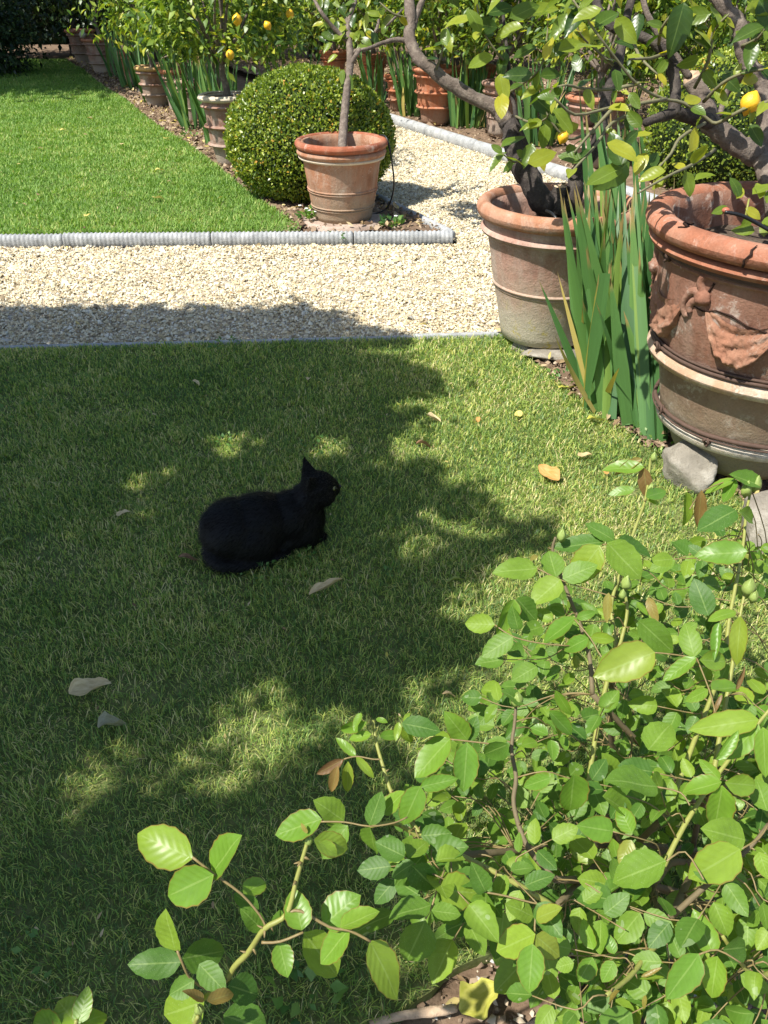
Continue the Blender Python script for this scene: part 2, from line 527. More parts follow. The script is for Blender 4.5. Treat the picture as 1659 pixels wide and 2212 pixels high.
M['box_leaf'] = leaf_mat('box_leaf', [(0.0, (0.060, 0.11, 0.016)), (0.35, (0.15, 0.225, 0.026)), (0.7, (0.27, 0.345, 0.038)), (0.95, (0.42, 0.46, 0.06)), (1.0, (0.60, 0.33, 0.06))], 0.28, 0.36, 0.5, 0, (1.4, 1.5, 0.4))
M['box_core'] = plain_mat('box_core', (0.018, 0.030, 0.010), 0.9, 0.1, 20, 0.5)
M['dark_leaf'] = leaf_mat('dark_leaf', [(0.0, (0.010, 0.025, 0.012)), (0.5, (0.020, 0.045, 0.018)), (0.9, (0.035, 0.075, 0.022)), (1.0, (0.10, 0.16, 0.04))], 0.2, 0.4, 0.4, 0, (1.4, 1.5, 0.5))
M['light_leaf'] = leaf_mat('light_leaf', [(0.0, (0.05, 0.10, 0.02)), (0.6, (0.12, 0.20, 0.04)), (1.0, (0.22, 0.28, 0.05))], 0.35, 0.4, 0.4, 0, (1.5, 1.5, 0.5))
M['shade_leaf'] = leaf_mat('shade_leaf', [(0.0, (0.03, 0.07, 0.02)), (0.6, (0.06, 0.11, 0.03)), (1.0, (0.10, 0.16, 0.04))], 0.12, 0.4, 0.4, 0)
M['iris'] = leaf_mat_iris = leaf_mat('iris', [(0.0, (0.055, 0.140, 0.042)), (0.5, (0.090, 0.200, 0.052)), (0.85, (0.13, 0.25, 0.060)), (1.0, (0.19, 0.29, 0.055))], 0.25, 0.42, 0.45, 0, (1.3, 1.5, 0.5))
M['iris_dry'] = leaf_mat('iris_dry', [(0.0, (0.50, 0.40, 0.20)), (0.5, (0.45, 0.36, 0.08)), (1.0, (0.33, 0.34, 0.06))], 0.25, 0.6, 0.3, 0)
M['weed'] = leaf_mat('weed', [(0.0, (0.05, 0.13, 0.03)), (0.6, (0.10, 0.21, 0.04)), (1.0, (0.17, 0.27, 0.06))], 0.3, 0.45, 0.4, 0)
M['petal'] = plain_mat('petal', (0.8, 0.8, 0.76), 0.6, 0.3)
M['fur'] = plain_mat('fur', (0.0065, 0.0058, 0.0052), 0.5, 0.3)
M['cat_skin'] = plain_mat('cat_skin', (0.0040, 0.0037, 0.0033), 0.8, 0.1)
M['cat_ear'] = plain_mat('cat_ear', (0.030, 0.022, 0.020), 0.6, 0.3)
M['eye'] = plain_mat('cat_eye', (0.17, 0.165, 0.05), 0.12, 0.6)
M['pupil'] = plain_mat('pupil', (0.003, 0.003, 0.003), 0.1, 0.6)

# ------------------------------------------------------------------ the setting: ground, beds, lawns, gravel
def sheet(name, poly, z, mat, label, res=0.06, amp=0.0, nscale=6.0, kind='structure'):
    """a gently uneven surface filling a polygon of the plan"""
    xs = [p[0] for p in poly]; ys = [p[1] for p in poly]
    nx = max(2, int((max(xs) - min(xs)) / res)); ny = max(2, int((max(ys) - min(ys)) / res))
    gx = np.linspace(min(xs), max(xs), nx + 1); gy = np.linspace(min(ys), max(ys), ny + 1)
    GX, GY = np.meshgrid(gx, gy)
    cx = (GX[:-1, :-1] + GX[1:, 1:]) / 2; cy = (GY[:-1, :-1] + GY[1:, 1:]) / 2
    keep = pip(cx, cy, poly)
    Z = z + amp * (vnoise(GX * nscale, GY * nscale, 1) * 0.6 + vnoise(GX * nscale * 2.7, GY * nscale * 2.7, 2) * 0.4)
    V = np.stack([GX.ravel(), GY.ravel(), Z.ravel()], 1)
    idx = np.arange(len(V)).reshape(GX.shape)
    q = np.stack([idx[:-1, :-1], idx[:-1, 1:], idx[1:, 1:], idx[1:, :-1]], -1)[keep]
    used = np.unique(q)
    remap = np.zeros(len(V), int); remap[used] = np.arange(len(used))
    o = link(name, build_mesh(name, V[used], remap[q], mat))
    tag(o, label, None, None, kind)
    return o

g = link('ground', build_mesh('ground', [(-150, -150, -0.09), (150, -150, -0.09), (150, 150, -0.09), (-150, 150, -0.09)], [(0, 1, 2, 3)], M['soil']))
tag(g, 'earth ground reaching out beyond the garden', None, None, 'structure')

# lines of the plan
NEAR0, NEAR1 = Vector((-1.866, 3.538)), Vector((0.584, 3.702))       # lawn side of the gravel walk
FAR0, FAR1 = Vector((-2.57, 5.27)), Vector((0.441, 5.345))          # foot of the ribbed kerb
SIDE = Vector((-0.44, 0.898)).normalized()                           # direction of the side walk
def near_y(x): return NEAR0.y + (x - NEAR0.x) * (NEAR1.y - NEAR0.y) / (NEAR1.x - NEAR0.x)
def far_y(x): return FAR0.y + (x - FAR0.x) * (FAR1.y - FAR0.y) / (FAR1.x - FAR0.x)
KL = Vector((0.47, 5.40))            # corner of the side walk, left kerb
KR = Vector((1.256, 8.08))           # a point of the right kerb
def side_l(y): return KL.x + (y - KL.y) * SIDE.x / SIDE.y
def side_r(y): return KR.x + (y - KR.y) * SIDE.x / SIDE.y
def lawn_edge(y): return -0.64 + (y - 5.69) * (-2.40 / 5.15) + 0.025 * math.sin(y * 1.7)

lawn_right = [(0.62, 3.70), (0.66, 3.52), (0.74, 3.25), (0.83, 2.98), (0.93, 2.75), (1.03, 2.58), (1.14, 2.44), (1.3, 2.1), (1.6, 1.7), (1.75, 1.45)]
bed_edge = [(1.75, 1.45), (1.5, 1.0), (1.2, 0.86), (0.75, 0.79), (0.42, 0.75), (0.25, 0.725), (0.14, 0.685), (0.03, 0.615), (-0.06, 0.56), (-0.2, 0.42), (-0.5, 0.2), (-0.9, -0.2)]
LAWN_NEAR = [(-4.5, near_y(-4.5) - 0.03)] + [(x, near_y(x) - 0.03) for x in (-3, -1.5, 0, 0.6)] + lawn_right + bed_edge + [(-4.5, -0.2)]
LAWN_FAR = [(-9.5, far_y(-9.5) + 0.10), (-0.62, far_y(-0.62) + 0.10)] + [(lawn_edge(y), y) for y in np.arange(5.55, 18.2, 0.4)] + [(-9.5, 18.0)]
GRAVEL = [(-6.0, near_y(-6) + 0.02), (0.55, near_y(0.55) + 0.02), (0.75, 3.9), (3.2, 4.4), (3.2, KR.y + (3.2 - KR.x) * SIDE.y / SIDE.x)] + \
         [(side_r(y) - 0.03, y) for y in (7.0, 8.5, 10.0, 13.0)] + [(side_l(y) + 0.03, y) for y in (13.0, 9.0, 6.5, 5.45)] + [(KL.x + 0.03, far_y(KL.x)), (-6.0, far_y(-6))]

def rag(pts, step=0.03, amp=0.018, sd=0.0):
    """a turf edge: the line cut finely and a little ragged"""
    out = []
    for a, b in zip(pts[:-1], pts[1:]):
        a, b = Vector(a), Vector(b)
        m = max(1, int((b - a).length / step))
        nn = Vector((-(b - a).y, (b - a).x)).normalized()
        for i in range(m):
            p = a.lerp(b, i / m)
            q = Vector((p.x * 9, p.y * 9, sd))
            p = p + nn * amp * (noise.noise(q) + 0.6 * noise.noise(q * 3.1))
            out.append((p.x, p.y))
    return out + [tuple(pts[-1])]
edge_ = rag(lawn_right + bed_edge[1:])
LAWN_NEAR = [(-4.5, near_y(-4.5) - 0.03)] + [(x, near_y(x) - 0.03) for x in (-3, -1.5, 0, 0.6)] + edge_ + [(-4.5, -0.2)]
tag(link('lawn', build_mesh('lawn', [(p[0], p[1], -0.004) for p in LAWN_NEAR] + [(p[0], p[1], -0.06) for p in LAWN_NEAR], [tuple(range(len(LAWN_NEAR)))[::-1]] + [(i, (i + 1) % len(LAWN_NEAR), len(LAWN_NEAR) + (i + 1) % len(LAWN_NEAR), len(LAWN_NEAR) + i) for i in range(len(LAWN_NEAR))], M['turf'], False)), 'shaded near lawn with dappled light', None, None, 'structure')
sheet('lawn', LAWN_FAR, 0.03, M['turf'], 'bright far lawn beyond the ribbed kerb', 0.12, 0.012, 1.5)
sheet('gravel_path', GRAVEL, -0.03, M['gravel_bed'], 'cream gravel garden walk with a side branch', 0.06, 0.008, 4)
BED_CORNER = [(-0.66, 5.42), (0.42, 5.45)] + [(side_l(y) - 0.04, y) for y in (5.6, 7, 9, 11, 13, 15, 18)] + [(lawn_edge(y) + 0.0, y) for y in (18, 16, 14, 12, 10, 9, 8, 7, 6.2, 5.7)]
sheet('flower_bed', BED_CORNER, 0.028, M['soil'], 'brown soil bed along the far lawn', 0.05, 0.035, 5)
BED_RIGHT = [(side_r(y) + 0.05, y) for y in (5.5, 7, 9, 11, 13, 15, 18)] + [(9, 18), (9, 3.0)]
sheet('flower_bed', BED_RIGHT, 0.02, M['soil'], 'brown soil bed beyond the side walk', 0.08, 0.03, 5)
BED_POTS = [(0.60, 3.72), (0.75, 3.95), (3.4, 4.45), (3.4, 1.3), (1.75, 1.40)] + lawn_right[::-1][:-1]
sheet('flower_bed', BED_POTS, 0.0, M['soil'], 'soil strip with leaf litter under the large pots', 0.04, 0.02, 6)
BED_ROSE = [(3.4, 1.6), (1.75, 1.5), (1.2, 0.95), (0.42, 0.85), (0.0, 0.70), (-0.3, 0.5), (-1.0, -0.1), (-0.9, -1.0), (3.4, -1.0)]
sheet('flower_bed', BED_ROSE, -0.040, M['soil'], 'stony soil bed under the rose bushes', 0.025, 0.022, 14)

def scatter_pts(poly, density, zfun=None):
    xs = [p[0] for p in poly]; ys = [p[1] for p in poly]
    a = (max(xs) - min(xs)) * (max(ys) - min(ys))
    n = int(a * density)
    x = rng.uniform(min(xs), max(xs), n); y = rng.uniform(min(ys), max(ys), n)
    k = pip(x, y, poly)
    return x[k], y[k]

def in_view(x, y, z=0.0, margin=0.12):
    d = y * cP + (EYE - z) * sP
    v = (y * sP - (EYE - z) * cP) / d
    u = x / d
    return (d > 0.1) & (np.abs(u) < 0.5 * 1659 / FD * (1 + margin) + 0.05) & (v > -0.66 * (1 + margin)) & (v < 0.70)

# grass: short blades, bent at two thirds
def blade_tpl(bend):
    V = np.array([(-0.5, 0, 0), (0.5, 0, 0), (0.42, bend * 0.45, 0.62), (-0.42, bend * 0.45, 0.62), (0, bend, 0.80)], float)
    F = np.array([(0, 1, 2), (0, 2, 3), (3, 2, 4)])
    UV = np.array([(-1, 0), (1, 0), (1, .6), (-1, .6), (0, 1)], float)
    return V, F, UV
BLADES = [blade_tpl(b) for b in (0.25, 0.65, 1.1)]
FAR_BLADES = [(np.array([(-0.55, 0, 0), (0.55, 0, 0), (0, b, 0.85)], float), np.array([(0, 1, 2)]), np.array([(-1, 0), (1, 0), (0, 1)], float)) for b in (0.2, 0.6, 1.0)]

def rotz(a):
    c, s = np.cos(a), np.sin(a)
    R = np.zeros((len(a), 3, 3)); R[:, 0, 0] = c; R[:, 0, 1] = -s; R[:, 1, 0] = s; R[:, 1, 1] = c; R[:, 2, 2] = 1
    return R

def grass(name, poly, dens_fun, width, height, mat, label, z0):
    x, y = scatter_pts(poly, 40000 if name == 'grass' and z0 < 0.02 else 9000)
    pr = dens_fun(x, y)
    k = rng.random(len(x)) < pr
    x, y = x[k], y[k]
    n = len(x)
    d = y * cP + EYE * sP
    P = np.stack([x, y, np.full(n, z0)], 1)
    tuft = vnoise(x * 9, y * 9, 5)
    hh = height * (0.45 + 0.8 * rng.random(n) ** 1.5) * (1 + 0.35 * tuft)
    ww = width * (0.7 + 0.6 * rng.random(n)) * np.clip(d / 2.6, 0.62, 3.2)
    lean = vnoise(x * 5, y * 5, 9) * 1.5 + vnoise(x * 21, y * 21, 3) * 2.5
    R = rotz(lean + rng.uniform(-3.14, 3.14, n))
    S = np.stack([ww, hh * (0.6 + 0.9 * rng.random(n)), hh], 1)
    patch = vnoise(x * 1.6, y * 1.6, 21) * 0.13 + vnoise(x * 6, y * 6, 22) * 0.13 + vnoise(x * 17, y * 17, 23) * 0.08
    rnd = np.clip(rng.random(n) ** 1.1 + patch, 0, 1)
    V, F, L = instance(BLADES if z0 < 0.02 else FAR_BLADES, P, R, S, rnd=rnd)
    o = link(name, build_mesh(name, V, F, mat, False, L))
    tag(o, label, None, None, 'stuff')
    return o

def dens_near(x, y):
    v = in_view(x, y)
    r = np.where(v, np.clip(1.18 - 0.20 * y, 0.42, 1.0), np.where((x > -2.6) & (y > 0.3), 0.13, 0.04))
    thin = vnoise(x * 3.1, y * 3.1, 40) + 0.5 * vnoise(x * 8, y * 8, 41)
    return r * np.where(thin < -0.75, 0.55, 1.0)
def dens_far(x, y):
    v = in_view(x, y)
    return np.where(v, np.clip(1.0 - (y - 5.5) * 0.075, 0.22, 1), 0.05)
grass('grass', LAWN_NEAR, dens_near, 0.0027, 0.023, M['grass_near'], 'short mown grass blades of the shaded near lawn', 0.002)
grass('grass', LAWN_FAR, dens_far, 0.0044, 0.036, M['grass_far'], 'fresh green grass blades of the far lawn', 0.032)

# small stones
def stone_tpl(k):
    r = np.random.default_rng(k)
    V = np.array([(1, 0, 0), (-1, 0, 0), (0, 1, 0), (0, -1, 0), (0, 0, 1), (0, 0, -1)], float)
    V *= r.uniform(0.7, 1.15, (6, 1)); V += r.uniform(-0.28, 0.28, V.shape)
    V *= np.array([1.0, 0.8, 0.62])
    V[:4, 2] -= 0.25
    F = np.array([(0, 2, 4), (2, 1, 4), (1, 3, 4), (3, 0, 4)])
    return V[:5], F, np.zeros((5, 2))
STONES = [stone_tpl(k) for k in range(8)]
def rand_rot(n, tilt=0.5):
    a = rotz(rng.uniform(0, 6.283, n))
    t = rng.normal(0, tilt, n); c, s = np.cos(t), np.sin(t)
    Rx = np.zeros((n, 3, 3)); Rx[:, 0, 0] = 1; Rx[:, 1, 1] = c; Rx[:, 1, 2] = -s; Rx[:, 2, 1] = s; Rx[:, 2, 2] = c
    return a @ Rx

def pebbles(name, x, y, z, size, mat, label, spread=0.4, zj=0.006, pw=1.0):
    n = len(x)
    P = np.stack([x, y, z + rng.uniform(-zj, zj, n)], 1)
    s = size * np.exp(rng.normal(0, spread, n))
    V, F, L = instance(STONES, P, rand_rot(n), s, rnd=rng.random(n) ** pw)
    o = link(name, build_mesh(name, V, F, mat, False, L))
    tag(o, label, None, None, 'stuff')
    return o
x, y = scatter_pts(GRAVEL, 9800)
k = in_view(x, y) & (rng.random(len(x)) < np.clip(1.25 - 0.075 * y, 0.4, 1.0))
x, y = x[k], y[k]
pebbles('gravel', x, y, -0.022, 0.0070, M['gravel'], 'loose cream and grey gravel stones of the walk', 0.42, 0.007)

x, y = scatter_pts(BED_ROSE, 7000)
k = in_view(x, y, margin=0.3)
k &= ~pip(x, y, LAWN_NEAR)
pebbles('gravel', x[k], y[k], -0.030, 0.0050, M['pebble'], 'small pale stones and crumbs on the rose bed', 0.65, 0.012, 1.5)
x, y = scatter_pts(BED_CORNER, 900)
k = in_view(x, y)
pebbles('gravel', x[k], y[k], 0.045, 0.011, M['clod'], 'dry crumbled earth of the bed along the far lawn', 0.6, 0.02)
x, y = scatter_pts(BED_RIGHT, 300)
k = in_view(x, y)
pebbles('gravel', x[k], y[k], 0.03, 0.012, M['clod'], 'dry crumbled earth of the bed beyond the side walk', 0.6, 0.02)
x, y = scatter_pts(BED_POTS, 3500)
k = in_view(x, y)
pebbles('gravel', x[k], y[k], 0.006, 0.006, M['clod'], 'crumbled earth under the large pots', 0.5, 0.012)

LITTER = [leaf_tpl(3, lambda v: 0.22 * math.sin(math.pi * min(1, v * 0.95 + 0.05)) ** 0.8, 0.5, c, tw) for c, tw in ((0.3, 0.4), (-0.3, 0.8), (0.5, -0.7))]
def litter(poly, dens, size, z, label, lim=None):
    x, y = scatter_pts(poly, dens)
    k = in_view(x, y)
    if lim is not None: k &= lim(x, y)
    x, y = x[k], y[k]; n = len(x)
    P = np.stack([x, y, z + rng.uniform(0, 0.02, n)], 1)
    V, F, L = instance(LITTER, P, rand_rot(n, 0.35), size * rng.uniform(0.5, 1.3, n))
    o = link('leaf_litter', build_mesh('leaf_litter', V, F, M['litter'], True, L))
    tag(o, label, None, None, 'stuff')
litter(BED_POTS, 260, 0.05, 0.012, 'dry leaf litter under the irises and large pots')
litter(BED_CORNER, 130, 0.05, 0.05, 'dry leaf litter on the bed along the far lawn')
litter(BED_ROSE, 90, 0.03, -0.028, 'dry leaf scraps on the rose bed')
litter(LAWN_NEAR, 26, 0.013, 0.016, 'tiny dry scraps strewn over the near lawn')
litter(LAWN_FAR, 3, 0.035, 0.06, 'tiny yellow scraps strewn over the far lawn')
litter(GRAVEL, 7, 0.022, -0.012, 'tiny leaf scraps on the gravel walk')
litter(BED_RIGHT, 30, 0.05, 0.04, 'dry leaf litter beyond the side walk')

# kerbs
def kerb(name, label, pts, prof, stone_len, rib=0.0, ribs=0.028, mat=None):
    """stones laid along a line; prof = [(across, up)] closed section"""
    root = thing(name, label, None, (pts[0][0], pts[0][1], 0)); root['kind'] = 'structure'
    del_cat = root
    a = Vector(pts[0]); b = Vector(pts[1])
    L = (b - a).length; d = (b - a) / L; nrm = Vector((-d.y, d.x))
    s = 0.0
    while s < L - 0.02:
        e = min(s + stone_len * random.uniform(0.93, 1.07), L)
        if L - e < 0.15: e = L
        step = ribs / 4 if rib else 0.05
        m = max(3, int((e - s - 0.006) / step))
        V, F = [], []
        dz = random.uniform(-0.004, 0.004); dn = random.uniform(-0.004, 0.004)
        for i in range(m + 1):
            t = s + 0.003 + (e - s - 0.006) * i / m
            rr = 1 - (rib * (0.5 + 0.5 * math.cos(t / ribs * 2 * math.pi + 0.5 * noise.noise(Vector((t * 3, 1, 2))))) if rib else 0)
            if i in (0, m): rr *= 0.93
            rr *= 1 + 0.03 * noise.noise(Vector((t * 7, s, 0)))
            for (u, w) in prof:
                p = a + d * t + nrm * (u * (rr if w > 0 else 1) + dn)
                V.append((p.x, p.y, (w * rr if w > 0 else w) + dz))
        k = len(prof)
        for i in range(m):
            for j in range(k):
                j2 = (j + 1) % k
                F.append((i * k + j, (i + 1) * k + j, (i + 1) * k + j2, i * k + j2))
        F.append(tuple(range(k))); F.append(tuple(m * k + j for j in range(k - 1, -1, -1)))
        part('kerb_stone', V, F, mat or M['kerb'], root, True)
        s = e
    return root
def arch(w, h, n=8, z0=-0.06):
    pr = [(-w, z0)] + [(-w * math.cos(math.pi * i / n), h * (0.35 + 0.65 * math.sin(math.pi * i / n))) for i in range(n + 1)] + [(w, z0)]
    return pr[::-1]
kerb('kerb', 'grey stone kerb with cable ribs along the far lawn', [(-6.0, far_y(-6) + 0.045), (0.47, far_y(0.47) + 0.045)], arch(0.040, 0.058), 1.0, 0.16, 0.030)
kerb('kerb', 'smooth rounded grey kerb beyond the side walk', [(3.1, KR.y + (3.1 - KR.x) * SIDE.y / SIDE.x), (side_r(13), 13)], arch(0.055, 0.075), 1.0)
kerb('kerb', 'low grey kerb between the clipped ball and the side walk', [(KL.x + 0.0, far_y(0.47) + 0.10), (side_l(13), 13)], arch(0.03, 0.045), 1.0)
kerb('kerb', 'thin flush grey edging stone between near lawn and gravel', [(-4.5, near_y(-4.5)), (0.62, near_y(0.62))], arch(0.016, 0.008, 4), 1.2)

# ------------------------------------------------------------------ pots
M['tc_mid'] = terracotta('tc_mid', (0.34, 0.165, 0.095), (0.36, 0.265, 0.195), 0.45, (0.28, 0.22, 0.15), 0.12, 0, 3)
M['tc_mid_rim'] = terracotta('tc_mid_rim', (0.30, 0.095, 0.05), (0.33, 0.16, 0.10), 0.5, (0.42, 0.14, 0.07), 0.001, 0, 8)
M['tc_two'] = terracotta('tc_two', (0.37, 0.21, 0.155), (0.45, 0.345, 0.28), 0.35, (0.42, 0.385, 0.29), 0.22, 0.85, 5)
M['tc_two_rim'] = terracotta('tc_two_rim', (0.37, 0.175, 0.10), (0.42, 0.25, 0.17), 0.3, (0.5, 0.2, 0.1), 0.001, 0, 9)
M['tc_big'] = terracotta('tc_big', (0.22, 0.105, 0.068), (0.30, 0.19, 0.14), 0.75, (0.22, 0.195, 0.13), 0.28, 0.1, 11)
M['tc_big_rim'] = terracotta('tc_big_rim', (0.31, 0.125, 0.072), (0.36, 0.20, 0.135), 0.4, (0.5, 0.18, 0.08), 0.001, 0, 13)
M['tc_big_low'] = terracotta('tc_big_low', (0.38, 0.25, 0.16), (0.46, 0.38, 0.29), 0.8, (0.5, 0.4, 0.3), 0.001, 0, 17)
M['tc_swag'] = terracotta('tc_swag', (0.27, 0.13, 0.08), (0.34, 0.21, 0.14), 0.5, (0.3, 0.15, 0.08), 0.001, 0, 21)
M['tc_white'] = terracotta('tc_white', (0.42, 0.36, 0.29), (0.60, 0.55, 0.47), 0.9, (0.5, 0.45, 0.4), 0.001, 0, 19)
M['tc_red'] = terracotta('tc_red', (0.38, 0.135, 0.065), (0.38, 0.20, 0.125), 0.3, (0.36, 0.25, 0.18), 0.12, 0, 23)
M['tc_old'] = terracotta('tc_old', (0.27, 0.15, 0.105), (0.34, 0.26, 0.21), 0.6, (0.36, 0.30, 0.24), 0.16, 0.2, 29)
M['tc_ochre'] = terracotta('tc_ochre', (0.50, 0.29, 0.10), (0.52, 0.36, 0.20), 0.3, (0.4, 0.28, 0.14), 0.001, 0, 31)
M['tc_pale'] = terracotta('tc_pale', (0.55, 0.46, 0.34), (0.60, 0.54, 0.44), 0.7, (0.5, 0.42, 0.32), 0.001, 0, 37)

def interp_r(prof, z):
    for (r0, z0), (r1, z1) in zip(prof[:-1], prof[1:]):
        if z0 <= z <= z1 and z1 > z0:
            return r0 + (r1 - r0) * (z - z0) / (z1 - z0)
    return prof[-1][0]

def torus_band(zc, rc, rad_r, rad_z, seg=64, n=10, wob=0.004, centre=(0, 0, 0), seed=0):
    pr = [(rc + rad_r * math.cos(2 * math.pi * i / n), zc + rad_z * math.sin(2 * math.pi * i / n)) for i in range(n + 1)]
    return lathe(pr, seg, centre, wob, seed)

def pot(label, loc, wall, lip, bands, mat, rim_mat, soil_z, group=None, seg=72, seed=0, extra_soil=True, wob=0.006, inner=0.028):
    """wall = outside [(r, z)]; lip = (zc, rc, rad_r, rad_z); bands = [(zc, rc, rad_r, rad_z, material)]"""
    t = thing('terracotta_pot', label, 'pot', loc, group)
    prof = [(0.001, wall[0][1])] + wall
    # finer wall rings so that the wobble shows
    fine = [prof[0]]
    for a, b in zip(prof[:-1], prof[1:]):
        m = max(1, int(math.hypot(b[0] - a[0], b[1] - a[1]) / 0.04))
        for i in range(1, m + 1): fine.append((a[0] + (b[0] - a[0]) * i / m, a[1] + (b[1] - a[1]) * i / m))
    top = fine[-1][1]
    ins = [(fine[-1][0] - inner, top), (fine[-1][0] - inner * 1.1, top - 0.05)]
    ins += [(max(interp_r(wall, soil_z - 0.06) - inner, 0.02), soil_z - 0.06)]
    V, F = lathe(fine + ins, seg, loc, wob, seed)
    part('body', V, F, mat, t)
    V, F = torus_band(lip[0], lip[1], lip[2], lip[3], seg, 14, wob, loc, seed)
    part('rim', V, F, rim_mat, t)
    for b in bands:
        V, F = torus_band(b[0], b[1], b[2], b[3], seg, 8, wob, loc, seed)
        part('band', V, F, b[4] if len(b) > 4 else mat, t)
    # soil
    rs = interp_r(wall, soil_z) - inner * 0.9
    V, F = [(loc[0], loc[1], loc[2] + soil_z + 0.012)], []
    for i in range(1, 7):
        for k in range(28):
            a = 2 * math.pi * k / 28
            r = rs * i / 6
            V.append((loc[0] + r * math.cos(a), loc[1] + r * math.sin(a), loc[2] + soil_z + 0.02 * noise.noise(Vector((r * 14 * math.cos(a), r * 14 * math.sin(a), seed)))))
    F = [(0, 1 + k, 1 + (k + 1) % 28) for k in range(28)]
    for i in range(5):
        for k in range(28):
            F.append((1 + i * 28 + k, 1 + (i + 1) * 28 + k, 1 + (i + 1) * 28 + (k + 1) % 28, 1 + i * 28 + (k + 1) % 28))
    part('soil', V, F, M['potsoil'], t)
    return t

# the pot in the corner bed, on its round stone foot
MID = (-0.29, 5.746, 0.055)
mid = pot('weathered plain terracotta pot in front of the round clipped box ball', MID,
          [(0.200, 0.0), (0.207, 0.03), (0.212, 0.07), (0.228, 0.12), (0.243, 0.22), (0.262, 0.36), (0.268, 0.40), (0.292, 0.415), (0.292, 0.46), (0.285, 0.50)],
          (0.485, 0.293, 0.024, 0.026), [(0.435, 0.290, 0.017, 0.022), (0.405, 0.282, 0.015, 0.012, M['tc_pale']), (0.205, 0.2425, 0.006, 0.007), (0.19, 0.2405, 0.005, 0.005), (0.095, 0.222, 0.006, 0.006), (0.078, 0.217, 0.005, 0.005)],
          M['tc_mid'], M['tc_mid_rim'], 0.40, None, 72, 1)
V, F = lathe([(0.001, -0.05), (0.285, -0.05), (0.29, 0.0), (0.282, 0.05), (0.24, 0.054), (0.001, 0.0545)], 40, (MID[0], MID[1] - 0.02, 0.0), 0.05, 4)
o = tag(part('stone_slab', V, F, M['plinth'], None), 'round pinkish stone slab under the pot before the box ball', 'stone slab')

# the pot at the head of the lawn
TWO = (0.78, 3.62, 0.035)
two = pot('terracotta pot with yellow lichen at the gravel edge beside the iris clump', TWO,
          [(0.180, 0.0), (0.205, 0.01), (0.222, 0.09), (0.245, 0.20), (0.258, 0.25), (0.272, 0.31), (0.283, 0.38), (0.303, 0.47), (0.318, 0.50), (0.325, 0.54), (0.325, 0.60)],
          (0.595, 0.330, 0.033, 0.036), [(0.508, 0.318, 0.022, 0.017), (0.268, 0.262, 0.007, 0.009), (0.252, 0.256, 0.005, 0.006)],
          M['tc_two'], M['tc_two_rim'], 0.49, None, 80, 2)

# the great pot
BIG = (1.30, 2.48, 0.05)
BIGWALL = [(0.215, 0.0), (0.235, 0.03), (0.262, 0.09), (0.285, 0.135), (0.300, 0.16), (0.318, 0.26), (0.345, 0.36), (0.358, 0.40), (0.372, 0.45), (0.398, 0.58), (0.405, 0.66), (0.412, 0.72), (0.425, 0.77), (0.425, 0.82)]
big = pot('huge cracked terracotta pot with garland relief and wire bands beside the iris clump', BIG, BIGWALL,
          (0.805, 0.432, 0.043, 0.034),
          [(0.752, 0.428, 0.026, 0.018, M['tc_big_rim']), (0.715, 0.412, 0.012, 0.010), (0.385, 0.362, 0.026, 0.026, M['tc_big_low']), (0.145, 0.298, 0.016, 0.026, M['tc_white'])],
          M['tc_big'], M['tc_big_rim'], 0.70, None, 110, 3, True, 0.012, 0.035)

def on_big(ang_deg, z, out=0.0):
    a = math.radians(ang_deg)
    r = interp_r(BIGWALL, z) + out
    return Vector((BIG[0] + r * math.cos(a), BIG[1] + r * math.sin(a), BIG[2] + z))
# wires
for z, out, rad in ((0.735, 0.016, 0.006), (0.728, 0.018, 0.004), (0.418, 0.013, 0.007), (0.432, 0.010, 0.005), (0.186, 0.016, 0.008), (0.172, 0.024, 0.003)):
    pts = [on_big(a, z + 0.006 * noise.noise(Vector((a * 0.02, z * 9, 1))), out) for a in range(0, 361, 6)]
    V, F = tube(pts, [rad] * len(pts), 6, 0.15, False)
    part('wire_band', V, F, M['wire'], big)
for ang, z in ((186, 0.42), (188, 0.185), (190, 0.73), (226, 0.16)):
    pts = [on_big(ang + 1.6 * math.sin(i * 1.3), z + 0.016 * math.cos(i * 1.3), 0.022 + 0.008 * math.sin(i * 2)) for i in range(9)]
    V, F = tube(pts, [0.005] * 9, 5)
    part('wire_twist', V, F, M['wire'], big)
def lump(c, rx, ry, rz, ang, seed, amp=0.35, sub=3):
    bm = bmesh.new()
    bmesh.ops.create_icosphere(bm, subdivisions=sub, radius=1.0)
    ca, sa = math.cos(ang), math.sin(ang)
    V = []
    for v in bm.verts:
        n = 1 + amp * noise.noise(v.co * 2.3 + Vector((seed, 0, 0))) + amp * 0.5 * noise.noise(v.co * 6 + Vector((0, seed, 0)))
        p = Vector((v.co.x * rx, v.co.y * ry, v.co.z * rz)) * n
        V.append((c[0] + p.x * ca - p.y * sa, c[1] + p.x * sa + p.y * ca, c[2] + p.z))
    F = [tuple(v.index for v in f.verts) for f in bm.faces]
    bm.free()
    return V, F
